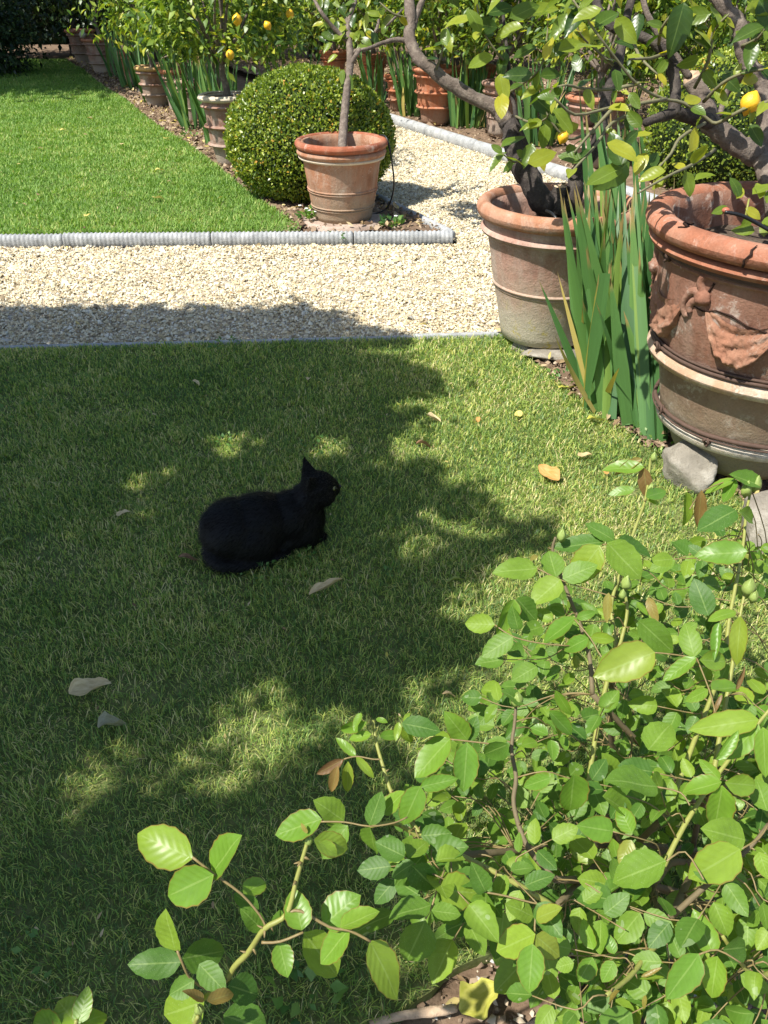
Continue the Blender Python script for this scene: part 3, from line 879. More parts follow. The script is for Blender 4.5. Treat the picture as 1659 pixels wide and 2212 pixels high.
# garlands: thick fruit swags hung between bosses all round the belly
def relief_tube(path, radii, seg, amp, seed, fine=24.0):
    V, F = tube(path, radii, seg, 0.0)
    out = []
    for k, v in enumerate(V):
        p = path[min(k // seg, len(path) - 1)]; q = Vector(v) - p
        f = 1 + amp * noise.noise(Vector(v) * fine + Vector((seed, 0, 0))) + amp * 0.7 * noise.noise(Vector(v) * fine * 2.6)
        out.append(tuple(p + q * f))
    return out, F
def swag(a0, a1):
    """a hanging cloth of fruit: a relief that swells towards its lower edge"""
    n, m = 60, 22
    V, F = [], []
    for i in range(n + 1):
        t = i / n
        sag = math.sin(math.pi * t) ** 0.75
        zu = 0.645 - 0.055 * sag; zl = 0.640 - 0.215 * sag * (0.85 + 0.15 * noise.noise(Vector((t * 9, a0, 0))))
        for k in range(m + 1):
            q = k / m
            z = zu + (zl - zu) * q
            a = a0 + (a1 - a0) * t
            p0 = on_big(a, z, 0)
            lumpy = 0.010 * noise.noise(p0 * 42) + 0.007 * noise.noise(p0 * 95) + 0.006 * noise.noise(p0 * 190)
            out = -0.004 + sag * (0.050 * q ** 1.6 + 0.010 * abs(math.sin(q * 9 + t * 3)) * (1 - q) + lumpy * (0.3 + q)) * (1.0 if q < 0.88 else max(0.0, (1 - q) / 0.12) ** 0.5)
            V.append(tuple(on_big(a, z, out)))
    for i in range(n):
        for k in range(m):
            F.append((i * (m + 1) + k, i * (m + 1) + k + 1, (i + 1) * (m + 1) + k + 1, (i + 1) * (m + 1) + k))
    part('garland', V, F, M['tc_swag'], big)
    bits = [lump(on_big(a0 - 1, 0.648, 0.004), 0.024, 0.026, 0.025, math.radians(a0), a0, 0.25, 3)]
    for ctrl in (((-1, 0.0), (-5, 0.018), (-9, 0.0), (-11, -0.035), (-9.5, -0.065), (-7.5, -0.06)), ((-2, 0.0), (-5, -0.012), (-7, -0.03), (-6.5, -0.05)), ((-1, 0.02), (-3, 0.05), (-2, 0.075))):
        pts, rr = smooth_path([on_big(a0 + da, 0.64 + dz, 0.002) for da, dz in ctrl], [0.015 - 0.0015 * k for k in range(len(ctrl))], 5)
        bits.append(relief_tube(pts, rr, 10, 0.3, a0 + ctrl[1][0]))
    V, F = merge(bits)
    part('ribbon_bow', V, F, M['tc_big'], big)
for a0 in (213, 258, 303, 348, 33, 78, 123, 168):
    swag(a0, a0 + 36)
# cracks: dark strips, with the shade inside the groove put into their colour
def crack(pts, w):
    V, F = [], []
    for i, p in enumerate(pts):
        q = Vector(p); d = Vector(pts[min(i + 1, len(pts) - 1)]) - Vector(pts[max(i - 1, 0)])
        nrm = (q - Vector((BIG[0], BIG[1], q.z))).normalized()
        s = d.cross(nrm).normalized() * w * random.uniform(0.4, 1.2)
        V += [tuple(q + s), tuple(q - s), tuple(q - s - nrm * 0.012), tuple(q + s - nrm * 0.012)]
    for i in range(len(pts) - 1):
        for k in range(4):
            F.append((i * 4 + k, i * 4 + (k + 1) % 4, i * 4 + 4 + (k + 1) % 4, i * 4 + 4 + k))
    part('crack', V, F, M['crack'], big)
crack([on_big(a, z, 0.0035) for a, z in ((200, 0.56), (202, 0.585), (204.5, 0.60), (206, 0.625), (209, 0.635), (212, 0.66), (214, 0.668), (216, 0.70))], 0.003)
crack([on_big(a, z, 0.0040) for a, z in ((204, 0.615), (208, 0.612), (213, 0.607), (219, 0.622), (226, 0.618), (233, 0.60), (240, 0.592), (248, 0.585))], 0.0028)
def on_lip(ang, phi, out=0.0):
    a = math.radians(ang); p = math.radians(phi)
    r = 0.432 + (0.043 + out) * math.cos(p)
    return Vector((BIG[0] + r * math.cos(a), BIG[1] + r * math.sin(a), BIG[2] + 0.805 + (0.034 + out) * math.sin(p)))
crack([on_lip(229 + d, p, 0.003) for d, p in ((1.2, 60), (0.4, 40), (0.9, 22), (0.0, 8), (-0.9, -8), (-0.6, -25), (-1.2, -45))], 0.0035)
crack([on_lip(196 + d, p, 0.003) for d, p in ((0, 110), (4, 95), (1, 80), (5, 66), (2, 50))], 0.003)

# rocks under the pots
def rock(label, c, r, seed, rot=0.0):
    V, F = lump((c[0], c[1], c[2]), r[0], r[1], r[2], rot, seed, 0.10, 4)
    rr_ = random.Random(seed)
    cuts = []
    for _ in range(9):
        n_ = Vector((rr_.gauss(0, 1), rr_.gauss(0, 1), rr_.gauss(0, 0.8))).normalized()
        cuts.append((n_, rr_.uniform(0.62, 0.9)))
    W_ = []
    for v in V:
        q = Vector(((v[0] - c[0]) / r[0], (v[1] - c[1]) / r[1], (v[2] - c[2]) / r[2])) * 1.15
        for n_, h_ in cuts:
            d_ = q.dot(n_)
            if d_ > h_: q -= n_ * (d_ - h_) * 0.92
        q *= 1 + 0.05 * noise.noise(q * 4 + Vector((seed, 0, 0))) + 0.025 * noise.noise(q * 11)
        W_.append((c[0] + q.x * r[0], c[1] + q.y * r[1], c[2] + q.z * r[2]))
    V = W_
    o = part('rock', V, F, M['rock'], None, True)
    return tag(o, label, 'rock', 'rocks under the pots')
rock('rough grey boulder propping the huge pot, beside the lawn', (1.085, 2.34, 0.05), (0.10, 0.10, 0.085), 2.0, 0.5)
rock('pale rough boulder in front of the huge pot, behind the rose buds', (1.255, 2.00, 0.06), (0.13, 0.10, 0.095), 5.0, 0.2)
rock('flat weathered stone under the lichened pot, grass side', (0.84, 3.43, 0.008), (0.16, 0.07, 0.035), 8.0, 0.1)
rock('dark stone wedge under the lichened pot, gravel side', (0.66, 3.53, 0.0), (0.05, 0.06, 0.05), 11.0, 0.4)

# back rows of pots
def small_pot(label, x, y, z, r, h, style, mat, rim, seed, group):
    if style == 'urn':
        wall = [(r * 0.52, 0), (r * 0.60, h * 0.08), (r * 0.70, h * 0.28), (r * 0.76, h * 0.34), (r * 0.80, h * 0.52), (r * 0.84, h * 0.75), (r * 0.92, h * 0.88), (r * 0.92, h)]
        bands = [(h * 0.32, r * 0.76, 0.026, 0.016), (h * 0.58, r * 0.82, 0.030, 0.016), (h * 0.86, r * 0.90, 0.028, 0.015)]
    else:
        wall = [(r * 0.62, 0), (r * 0.68, h * 0.1), (r * 0.80, h * 0.6), (r * 0.86, h * 0.78), (r * 0.93, h * 0.85), (r * 0.93, h)]
        bands = [(h * 0.82, r * 0.92, 0.020, 0.016), (h * 0.36, r * 0.75, 0.009, 0.008), (h * 0.74, r * 0.88, 0.014, 0.012)]
    t = pot(label, (x, y, z), wall, (h * 0.97, r * 0.93, 0.034, 0.026), bands, mat, rim, h * 0.82, group, 40, seed, True, 0.02)
    return t
GL, GR = 'pots along the far lawn', 'pots beyond the side walk'
pB = small_pot('pale-rimmed old urn pot at the left flank of the clipped ball', -1.40, 7.72, 0.02, 0.235, 0.58, 'urn', M['tc_old'], M['tc_pale'], 41, GL)
pA = small_pot('ochre-rimmed urn pot standing at the shade line of the far lawn', -2.98, 11.4, 0.03, 0.205, 0.46, 'urn', M['tc_old'], M['tc_ochre'], 42, GL)
pA2 = small_pot('narrow red-rimmed pot just right of the ochre-rimmed urn', -2.62, 11.0, 0.03, 0.15, 0.46, 'plain', M['tc_old'], M['tc_red'], 43, GL)
pA3 = small_pot('slender chipped pot half hidden by irises in the lawn bed', -2.25, 10.1, 0.03, 0.14, 0.44, 'plain', M['tc_old'], M['tc_old'], 44, GL)
pA4 = small_pot('small red pot peeping out behind the pale-rimmed urn', -1.78, 9.3, 0.03, 0.15, 0.42, 'plain', M['tc_red'], M['tc_red'], 45, GL)
pF1 = small_pot('broad urn pot in deep shade at the far end of the lawn', -4.85, 15.4, 0.03, 0.29, 0.52, 'urn', M['tc_old'], M['tc_red'], 46, GL)
pF2 = small_pot('shaded pot behind irises between ochre urn and dark far urn', -3.95, 13.9, 0.03, 0.21, 0.44, 'plain', M['tc_red'], M['tc_red'], 47, GL)
pF3 = small_pot('last dark pot at the end of the lawn beside the thicket', -5.75, 17.2, 0.03, 0.27, 0.55, 'urn', M['tc_old'], M['tc_red'], 48, GL)
V, F = lathe([(0.001, -0.05), (0.045, -0.035), (0.058, 0.0), (0.05, 0.03), (0.03, 0.048), (0.001, 0.055)], 16, (-5.08, 15.28, 0.61), 0.08, 3)
tag(part('stone_ball', V, F, M['tc_white'], None), 'small pale ball on the rim of the far shaded urn', 'ornament')
pR1 = small_pot('small red pot with pale mask relief right of the clipped ball', 0.17, 11.15, 0.02, 0.15, 0.40, 'urn', M['tc_red'], M['tc_red'], 51, GR)
pR2 = small_pot('large orange-red pot with lion bosses beyond the side walk', 0.60, 10.08, 0.02, 0.27, 0.58, 'urn', M['tc_red'], M['tc_red'], 52, GR)
pR3 = small_pot('chipped pale pot behind the long slanting lemon branch', 1.28, 9.3, 0.02, 0.23, 0.52, 'plain', M['tc_old'], M['tc_old'], 53, GR)
pR4 = small_pot('big weathered pot behind the lemon twigs, dark lozenge on its belly', 1.90, 7.7, 0.02, 0.28, 0.58, 'urn', M['tc_old'], M['tc_red'], 54, GR)
pR5 = small_pot('tall dark red pot half hidden above the clipped ball', -0.15, 12.2, 0.02, 0.19, 0.55, 'plain', M['tc_red'], M['tc_red'], 55, GR)
pR6 = small_pot('red-rimmed pot behind the top of the clipped ball', -0.75, 13.4, 0.02, 0.2, 0.5, 'plain', M['tc_red'], M['tc_red'], 56, GR)
pR7 = small_pot('shaded pot deep among irises right of the orange-red pot', 1.15, 10.9, 0.02, 0.24, 0.52, 'plain', M['tc_red'], M['tc_red'], 57, GR)
# bosses and masks on the decorated pots
def boss(p, x, y, z, r, ang, h, size, mat):
    a = math.radians(ang)
    c = (x + r * math.cos(a), y + r * math.sin(a), z + h)
    bits = [lump(c, size * 0.5, size, size, a, ang, 0.3, 2)]
    for k in range(7):
        t = k * 0.9
        bits.append(lump((c[0] + math.cos(a + 1.57) * size * math.cos(t), c[1] + math.sin(a + 1.57) * size * math.cos(t), c[2] + size * math.sin(t)), size * 0.3, size * 0.34, size * 0.34, a, k, 0.3, 1))
    V, F = merge(bits)
    part('mask_relief', V, F, mat, p)
boss(pR2, 0.60, 10.08, 0.02, 0.222, 285, 0.38, 0.042, M['tc_red'])
boss(pR2, 0.60, 10.08, 0.02, 0.222, 205, 0.38, 0.042, M['tc_red'])
boss(pR1, 0.17, 11.15, 0.02, 0.124, 262, 0.28, 0.034, M['tc_white'])
boss(pA, -2.98, 11.4, 0.03, 0.168, 285, 0.31, 0.03, M['tc_old'])
boss(pF1, -4.85, 15.4, 0.03, 0.235, 290, 0.36, 0.04, M['tc_old'])
boss(pR4, 1.90, 7.7, 0.02, 0.225, 245, 0.40, 0.05, M['crack'])

# ------------------------------------------------------------------ the cat
def ellipsoid(c, r, rot=None, seg=20, rings=12):
    V, F = [], []
    for i in range(rings + 1):
        ph = math.pi * i / rings
        for k in range(seg):
            th = 2 * math.pi * k / seg
            p = Vector((r[0] * math.sin(ph) * math.cos(th), r[1] * math.sin(ph) * math.sin(th), r[2] * math.cos(ph)))
            if rot is not None: p = rot @ p
            V.append(tuple(p + Vector(c)))
    for i in range(rings):
        for k in range(seg):
            F.append((i * seg + k, (i + 1) * seg + k, (i + 1) * seg + (k + 1) % seg, i * seg + (k + 1) % seg))
    return V, F
CAT = Vector((-0.345, 1.955, 0.0))
CAT_H = math.radians(20)
def cat_world(p):
    c, s = math.cos(CAT_H), math.sin(CAT_H)
    return Vector((CAT.x + p[0] * c - p[1] * s, CAT.y + p[0] * s + p[1] * c, CAT.z + p[2]))
ry = lambda a: Matrix.Rotation(math.radians(a), 3, 'Y')
rz = lambda a: Matrix.Rotation(math.radians(a), 3, 'Z')
cat_bits = [
    ellipsoid((-0.122, 0, 0.094), (0.104, 0.096, 0.104)),              # rump
    ellipsoid((-0.170, 0.0, 0.110), (0.050, 0.060, 0.066), ry(-15)),             # tail root rising
    ellipsoid((-0.045, 0, 0.100), (0.12, 0.090, 0.100)),                # back and belly
    ellipsoid((0.055, 0, 0.098), (0.09, 0.076, 0.090)),                # shoulders
    ellipsoid((0.105, 0, 0.085), (0.062, 0.062, 0.082)),               # chest
    ellipsoid((0.115, 0.0, 0.150), (0.058, 0.052, 0.065), ry(25)),     # neck
    ellipsoid((0.150, -0.002, 0.192), (0.058, 0.053, 0.051), ry(8)),   # skull
    ellipsoid((0.158, -0.034, 0.172), (0.038, 0.024, 0.034)),           # cheeks
    ellipsoid((0.158, 0.032, 0.172), (0.038, 0.024, 0.034)),
    ellipsoid((0.192, -0.002, 0.172), (0.029, 0.026, 0.023)),
    ellipsoid((0.045, 0, 0.045), (0.115, 0.074, 0.050)),          # muzzle
    ellipsoid((0.182, -0.002, 0.153), (0.027, 0.021, 0.015)),          # chin
    ellipsoid((0.186, -0.002, 0.198), (0.034, 0.021, 0.020), ry(30)),  # bridge of the nose
    ellipsoid((-0.075, -0.068, 0.068), (0.082, 0.036, 0.066), ry(10)), # thigh
    ellipsoid((-0.075, 0.068, 0.068), (0.082, 0.036, 0.066), ry(10)),
    ellipsoid((-0.015, -0.074, 0.016), (0.050, 0.022, 0.018)),         # hind feet
    ellipsoid((-0.005, 0.082, 0.016), (0.058, 0.022, 0.018)),
    ellipsoid((0.095, -0.050, 0.060), (0.036, 0.024, 0.058), ry(-12)), # upper forelegs
    ellipsoid((0.095, 0.050, 0.060), (0.036, 0.024, 0.058), ry(-12)),
    ellipsoid((0.118, -0.034, 0.019), (0.050, 0.022, 0.020), rz(12)),  # folded paws
    ellipsoid((0.118, 0.034, 0.019), (0.050, 0.022, 0.020), rz(-12)),
]
tail = [(-0.19, -0.01, 0.085), (-0.20, -0.045, 0.050), (-0.175, -0.078, 0.030), (-0.13, -0.090, 0.024), (-0.08, -0.092, 0.020), (-0.04, -0.090, 0.016)]
tp, tr = smooth_path(tail, [0.028, 0.026, 0.023, 0.021, 0.018, 0.012], 5)
cat_bits.append(tube(tp, tr, 10))
def ear(y):
    s = 1 if y > 0 else -1
    b = [(0.108, y * 0.50, 0.224), (0.156, y * 0.55, 0.236), (0.150, y * 1.65, 0.210), (0.104, y * 1.45, 0.200)]
    t = (0.120, y * 1.60, 0.290) if s > 0 else (0.112, y * 1.95, 0.266)
    V = [Vector(p) for p in b] + [Vector(t)]
    c = Vector((0.13, y, 0.19)); V.append(c)
    return [tuple(v) for v in V], [(0, 1, 4), (1, 2, 4), (2, 3, 4), (3, 0, 4), (1, 0, 5), (2, 1, 5), (3, 2, 5), (0, 3, 5)]
cat_bits += [ear(-0.027), ear(0.027)]
V, F = merge(cat_bits)
tmp = link('cat_form', build_mesh('cat_form', V, F))
rm = tmp.modifiers.new('r', 'REMESH'); rm.mode = 'VOXEL'; rm.voxel_size = 0.0042
sm = tmp.modifiers.new('s', 'SMOOTH'); sm.iterations = 7; sm.factor = 0.5
dg = bpy.context.evaluated_depsgraph_get()
ev = tmp.evaluated_get(dg)
em = ev.to_mesh()
n = len(em.vertices)
co = np.empty(n * 3, np.float32); em.vertices.foreach_get('co', co); co = co.reshape(-1, 3)
nr = np.empty(n * 3, np.float32); em.vertices.foreach_get('normal', nr); nr = nr.reshape(-1, 3)
cf = [tuple(p.vertices) for p in em.polygons]
ev.to_mesh_clear()
bpy.data.objects.remove(tmp)
rotc = np.array([[math.cos(CAT_H), -math.sin(CAT_H), 0], [math.sin(CAT_H), math.cos(CAT_H), 0], [0, 0, 1]])
cat = thing('cat', 'black cat lying on the shaded lawn, looking to the right', 'cat', CAT)
part('body', co @ rotc.T, cf, M['cat_skin'], cat, True, world_space=False)
# coat: short hairs laid back along the body
m = 26000
idx = rng.integers(0, n, m)
hp = co[idx] + rng.normal(0, 0.0018, (m, 3)); hn = nr[idx]
back = np.tile(np.array([[-1.0, 0, -0.45]]), (m, 1)) + rng.normal(0, 0.25, (m, 3))
back -= hn * (back * hn).sum(1, keepdims=True)
hd = back / np.linalg.norm(back, axis=1, keepdims=True) + hn * rng.uniform(0.15, 0.65, (m, 1))
onhead = (hp[:, 0] > 0.10) & (hp[:, 2] > 0.15)
hl = np.where(onhead, 0.007, 0.021) * rng.uniform(0.6, 1.3, m)
hp = hp @ rotc.T; hd = hd @ rotc.T; hn2 = hn @ rotc.T
HAIR = [(np.array([(-0.5, 0, 0), (0.5, 0, 0), (0, 1, 0)], float), np.array([(0, 1, 2)]), np.zeros((3, 2)))]
V, F, L = instance(HAIR, hp, frames(hd, hn2), np.stack([np.full(m, 0.0013), hl, hl], 1))
part('coat', V, F, M['fur'], cat, False, L, world_space=False, kind='stuff')
for sgn in (-1, 1):
    c = np.array((0.1895, sgn * 0.0335 - 0.002, 0.197))
    V, F = ellipsoid(c, (0.0088, 0.0062, 0.0072), rz(-sgn * 30), 12, 8)
    e = part('eye', np.array(V) @ rotc.T, F, M['eye'], cat, True, world_space=False)
    V, F = ellipsoid(c + np.array((0.0055, sgn * 0.0045, 0.0)), (0.0032, 0.0038, 0.0070), rz(-sgn * 30), 8, 6)
    part('pupil', np.array(V) @ rotc.T, F, M['pupil'], e, True, world_space=False)
V, F = ellipsoid((0.220, -0.002, 0.179), (0.005, 0.008, 0.005), None, 10, 6)
part('nose', np.array(V) @ rotc.T, F, M['pupil'], cat, True, world_space=False)
V, F = [(0.1215, -0.0462, 0.255), (0.142, -0.030, 0.2375), (0.141, -0.0445, 0.222)], [(0, 1, 2)]
part('inner_ear', np.array(V) @ rotc.T, F, M['cat_ear'], cat, True, world_space=False)

for sgn in (-1, 1):
    for q in range(4):
        a_ = np.array((0.212, sgn * 0.016 - 0.002, 0.174 - 0.002 * q)); b_ = a_ + np.array((0.012 - 0.004 * q, sgn * 0.050, 0.012 - 0.010 * q)); m_ = (a_ + b_) / 2 + np.array((0.004, 0, 0.006))
        V, F = tube([Vector(a_ @ rotc.T), Vector(m_ @ rotc.T), Vector(b_ @ rotc.T)], [0.0006, 0.0005, 0.0002], 4)
        part('whisker', V, F, M['cat_ear'], cat, True, world_space=False)

# ------------------------------------------------------------------ clipped box
def box_bush(label, c, r, nleaf, leaf, cut=-0.02):
    t = thing('clipped_box_ball', label, 'shrub', (c[0], c[1], 0.0))
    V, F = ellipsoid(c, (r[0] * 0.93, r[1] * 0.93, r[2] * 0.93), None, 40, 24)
    part('dark_inner_shell', V, F, M['box_core'], t)  # solid dark shell added inside the leaves to stop see-through
    d = rng.normal(size=(nleaf * 2, 3)); d /= np.linalg.norm(d, axis=1, keepdims=True)
    d = d[(d[:, 1] < 0.55)]
    bum = np.array([noise.noise(Vector(v) * 5.5) * 0.035 + noise.noise(Vector(v) * 14) * 0.03 for v in d[:nleaf]])
    d = d[:len(bum)]
    rad = (0.985 + bum) * (1 - 0.10 * rng.random(len(d)) ** 2)
    P = np.array(c) + d * np.array(r) * rad[:, None]
    k = P[:, 2] > cut + 0.03
    P, d = P[k], d[k]
    A = rng.normal(size=P.shape) * 0.9 + d * 0.5 + np.array([0, 0, 0.5])
    N = d * 0.9 + rng.normal(size=P.shape) * 0.55 + np.array([0, 0, 0.25])
    tp_ = [simple_leaf(0.28, 0.3, 0.1), simple_leaf(0.32, 0.1, -0.05)]
    patch = np.array([noise.noise(Vector(v) * 3.0) for v in P]) * 0.22
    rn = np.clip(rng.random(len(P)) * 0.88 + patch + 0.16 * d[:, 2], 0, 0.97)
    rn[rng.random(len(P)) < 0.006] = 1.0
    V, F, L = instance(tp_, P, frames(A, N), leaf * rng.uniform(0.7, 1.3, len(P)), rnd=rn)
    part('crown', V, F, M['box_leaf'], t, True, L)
    V, F = tube([(c[0], c[1], -0.05), (c[0], c[1], max(0.1, c[2] * 0.6))], [0.05, 0.04], 8)
    part('trunk', V, F, M['bark'], t)
box_bush('big round clipped box ball beside the corner pot', (-0.575, 6.58, 0.425), (0.655, 0.62, 0.50), 36000, 0.025)
box_bush('clipped box bush half hidden behind the huge pot', (2.75, 6.9, 0.45), (0.62, 0.6, 0.56), 11000, 0.028)

# ------------------------------------------------------------------ irises
def sword(v): return 0.5 * (1.0 if v < 0.35 else max(0.0, 1 - ((v - 0.35) / 0.65) ** 1.35)) * (0.72 + 0.28 * min(1, v * 3))
IRIS_ME = [build_mesh('iris_leaf', *[(lambda V, F, UV: (V, F))(*leaf_tpl(8, sword, fd, cu, tw))][0], M['iris'], True,
           np.concatenate([leaf_tpl(8, sword, fd, cu, tw)[2], np.zeros((27, 1))], 1)) for fd, cu, tw in ((0.02, 0.02, 0), (0.02, 0.06, 0), (0.025, 0.10, 0), (0.015, -0.08, 0), (0.02, 0.30, 0))]
IRIS_DRY = []
for me in IRIS_ME:
    m2 = me.copy(); m2.materials.clear(); m2.materials.append(M['iris_dry']); IRIS_DRY.append(m2)

def place_leaf(parent, base_xyz, me, P, A, N, S, name='leaf'):
    A = Vector(A).normalized()
    X = A.cross(Vector(N))
    if X.length < 1e-6: X = A.orthogonal()
    X.normalize()
    Z = X.cross(A)
    o = bpy.data.objects.new(name, me)
    COL.objects.link(o)
    o.parent = parent
    mt = Matrix(((X.x * S[0], A.x * S[1], Z.x * S[2], P[0] - base_xyz[0]),
                 (X.y * S[0], A.y * S[1], Z.y * S[2], P[1] - base_xyz[1]),
                 (X.z * S[0], A.z * S[1], Z.z * S[2], P[2] - base_xyz[2]), (0, 0, 0, 1)))
    o.matrix_basis = mt
    return o

def iris(label, x, y, z, n, h, spread, width, group, tilt=(0, 0), dry=0.04):
    n = int(n * 1.5); width *= 0.86
    t = thing('iris_plant', label, 'iris', (x, y, z), group)
    for i in range(n):
        a = random.uniform(0, 6.283); r = spread * math.sqrt(random.random())
        p = Vector((x + r * math.cos(a), y + r * math.sin(a) * 0.8, z))
        hh = h * random.uniform(0.6, 1.05)
        lean = Vector((random.gauss(tilt[0], 0.13) + 0.12 * math.cos(a), random.gauss(tilt[1], 0.13) + 0.12 * math.sin(a), 1))
        N = Vector((random.gauss(-0.2, 0.8), -1, 0.1))
        isdry = random.random() < dry
        place_leaf(t, (x, y, z), random.choice(IRIS_DRY if isdry else IRIS_ME), p, lean, N, (width * random.uniform(0.7, 1.2), hh * (0.6 if isdry else 1), hh * (1.6 if isdry else 1)))
    return t
GI = 'irises between the pots'
iris('dark iris clump in shade before the far urn', -4.30, 14.7, 0.03, 20, 0.85, 0.26, 0.05, GI)
iris('iris clump bending over the shaded red pot', -3.72, 13.3, 0.03, 24, 0.95, 0.24, 0.05, GI, (-0.04, 0))
iris('bright iris tuft rising behind the ochre-rimmed urn', -3.05, 11.8, 0.03, 20, 0.86, 0.22, 0.045, GI)
iris('tall iris clump between the narrow red-rimmed pot and the chipped pot', -2.42, 10.85, 0.03, 18, 0.98, 0.18, 0.05, GI, (-0.03, 0))
iris('large iris clump right of the slender chipped pot', -2.05, 9.65, 0.03, 26, 1.0, 0.22, 0.052, GI, (-0.04, 0))
iris('iris clump above the pale-rimmed urn', -1.68, 8.65, 0.03, 24, 0.98, 0.2, 0.05, GI, (-0.05, 0))
iris('iris clump behind the left shoulder of the clipped ball', -1.0, 9.2, 0.03, 16, 0.9, 0.2, 0.05, GI)
iris('iris tuft between the clipped ball and the small mask pot', -0.05, 11.7, 0.03, 14, 0.85, 0.2, 0.05, GI)
iris('iris clump between the mask pot and the orange-red pot', 0.36, 10.65, 0.03, 24, 0.95, 0.16, 0.05, GI)
iris('iris row right of the orange-red pot', 0.97, 9.80, 0.03, 24, 0.9, 0.2, 0.05, GI)
iris('iris clump left of the chipped pale pot', 1.12, 10.3, 0.03, 18, 0.9, 0.2, 0.05, GI)
iris('iris clump right of the chipped pale pot', 1.62, 8.75, 0.03, 22, 0.9, 0.2, 0.05, GI)
iris('iris clump behind the weathered pot with the lozenge', 2.2, 8.3, 0.03, 16, 0.9, 0.22, 0.05, GI)
iris('iris clump right of the weathered pot with the lozenge', 2.45, 7.25, 0.03, 16, 0.85, 0.2, 0.05, GI)

# the near clump, leaf by leaf
ND = thing('iris_plant', 'tall near iris clump between the lichened pot and the huge cracked pot', 'iris', (0.93, 2.95, 0.0), GI)
def iris_leaf(bx, by, tx, ty, td, w, dry=False, me=None, nx=0.0):
    b = gp(bx, by, 0.01); t = at(tx, ty, td)
    L = (t - b).length
    place_leaf(ND, (0.93, 2.95, 0.0), me or random.choice((IRIS_DRY if dry else IRIS_ME)), b, t - b, (nx + random.gauss(-0.25, 0.5), -1, 0.15), (w * 1.15, L, L * random.uniform(-0.8, 1.0)))
for a in ((1356, 918, 1318, 585, 2.85, 0.052), (1370, 905, 1240, 385, 2.85, 0.05), (1300, 850, 1250, 388, 2.95, 0.056), (1290, 835, 1290, 392, 3.05, 0.045),
          (1330, 880, 1262, 520, 2.9, 0.05), (1325, 860, 1340, 470, 3.0, 0.045), (1345, 870, 1300, 420, 3.0, 0.05), (1310, 850, 1325, 500, 3.0, 0.048),
          (1275, 850, 1222, 495, 3.0, 0.03), (1270, 860, 1168, 608, 3.05, 0.03), (1395, 890, 1375, 540, 2.9, 0.045), (1400, 880, 1350, 500, 2.95, 0.05),
          (1380, 870, 1405, 420, 3.1, 0.045), (1340, 840, 1370, 380, 3.15, 0.04), (1365, 850, 1420, 560, 3.0, 0.045), (1420, 860, 1385, 600, 2.95, 0.04),
          (1330, 830, 1335, 350, 3.15, 0.045), (1310, 820, 1355, 300, 3.2, 0.04), (1320, 830, 1300, 300, 3.2, 0.042), (1300, 830, 1270, 330, 3.15, 0.042),
          (1345, 900, 1322, 640, 2.85, 0.04), (1300, 890, 1282, 640, 2.95, 0.035), (1425, 850, 1440, 640, 3.0, 0.035), (1410, 840, 1430, 480, 3.1, 0.04)):
    iris_leaf(*a)
for k in range(74):
    bx = random.uniform(1268, 1432); by = 800 + (bx - 1255) * 0.45 + random.uniform(0, 80)
    iris_leaf(bx, by, bx + random.gauss(-14, 30), random.uniform(360, 480) if k % 5 < 3 else random.uniform(480, 680), random.uniform(2.92, 3.15), random.uniform(0.034, 0.056))
for k in range(14):
    bx = random.uniform(1290, 1420)
    iris_leaf(bx, random.uniform(800, 850), bx + random.gauss(-28, 28), random.uniform(170, 350), random.uniform(3.1, 3.25), random.uniform(0.034, 0.046))
for a in ((1265, 878, 1295, 590, 2.9, 0.032), (1280, 880, 1200, 570, 3.0, 0.02), (1260, 850, 1255, 640, 3.05, 0.02), (1285, 890, 1170, 700, 2.95, 0.018), (1300, 880, 1345, 760, 2.9, 0.02)):
    iris_leaf(*a, dry=True)
# the bent leaf in front
b0 = at(1308, 590, 2.86)
place_leaf(ND, (0.93, 2.95, 0.0), IRIS_ME[1], b0, gp(1268, 850, 0.10) - b0, (-0.3, -1, 0.2), (0.05, 0.62, 0.3))

# ------------------------------------------------------------------ lemon trees
LEMON_TPL = [leaf_tpl(6, lambda v: 0.255 * (v ** 0.62 * max(0.0, 1 - v) ** 0.85) / 0.374, fd, cu, tw, wv, 0, ph)
             for fd, cu, tw, wv, ph in ((0.25, 0.12, 0.1, 0.03, 0), (0.4, 0.2, -0.3, 0.05, 2), (0.1, 0.05, 0.2, 0.05, 4), (0.5, 0.3, 0.3, 0.04, 1))]
LEMON_ME = [build_mesh('lemon_leaf', t[0], t[1], M['lemon_leaf'], True, np.concatenate([t[2], np.zeros((len(t[2]), 1))], 1)) for t in LEMON_TPL]
MASS_TPL = [simple_leaf(0.24, 0.35, 0.12), simple_leaf(0.27, 0.15, 0.2), simple_leaf(0.22, 0.5, -0.1)]

def lemon_fruit(parent, base, p, r):
    V, F = [], []
    pr = [(0.001, -1.22), (0.12, -1.15), (0.3, -0.98), (0.72, -0.68), (0.97, -0.2), (0.97, 0.25), (0.68, 0.72), (0.25, 0.98), (0.12, 1.08), (0.001, 1.1)]
    V, F = lathe([(a * r, b * r) for a, b in pr], 14, (0, 0, 0), 0.03, p[0] * 5)
    o = part('lemon', V, F, M['lemon'], parent, True, world_space=False)
    o.location = Vector(p) - Vector(base)
    o.rotation_euler = (random.uniform(-0.6, 0.6), random.uniform(-0.6, 0.6), 0)
    return o

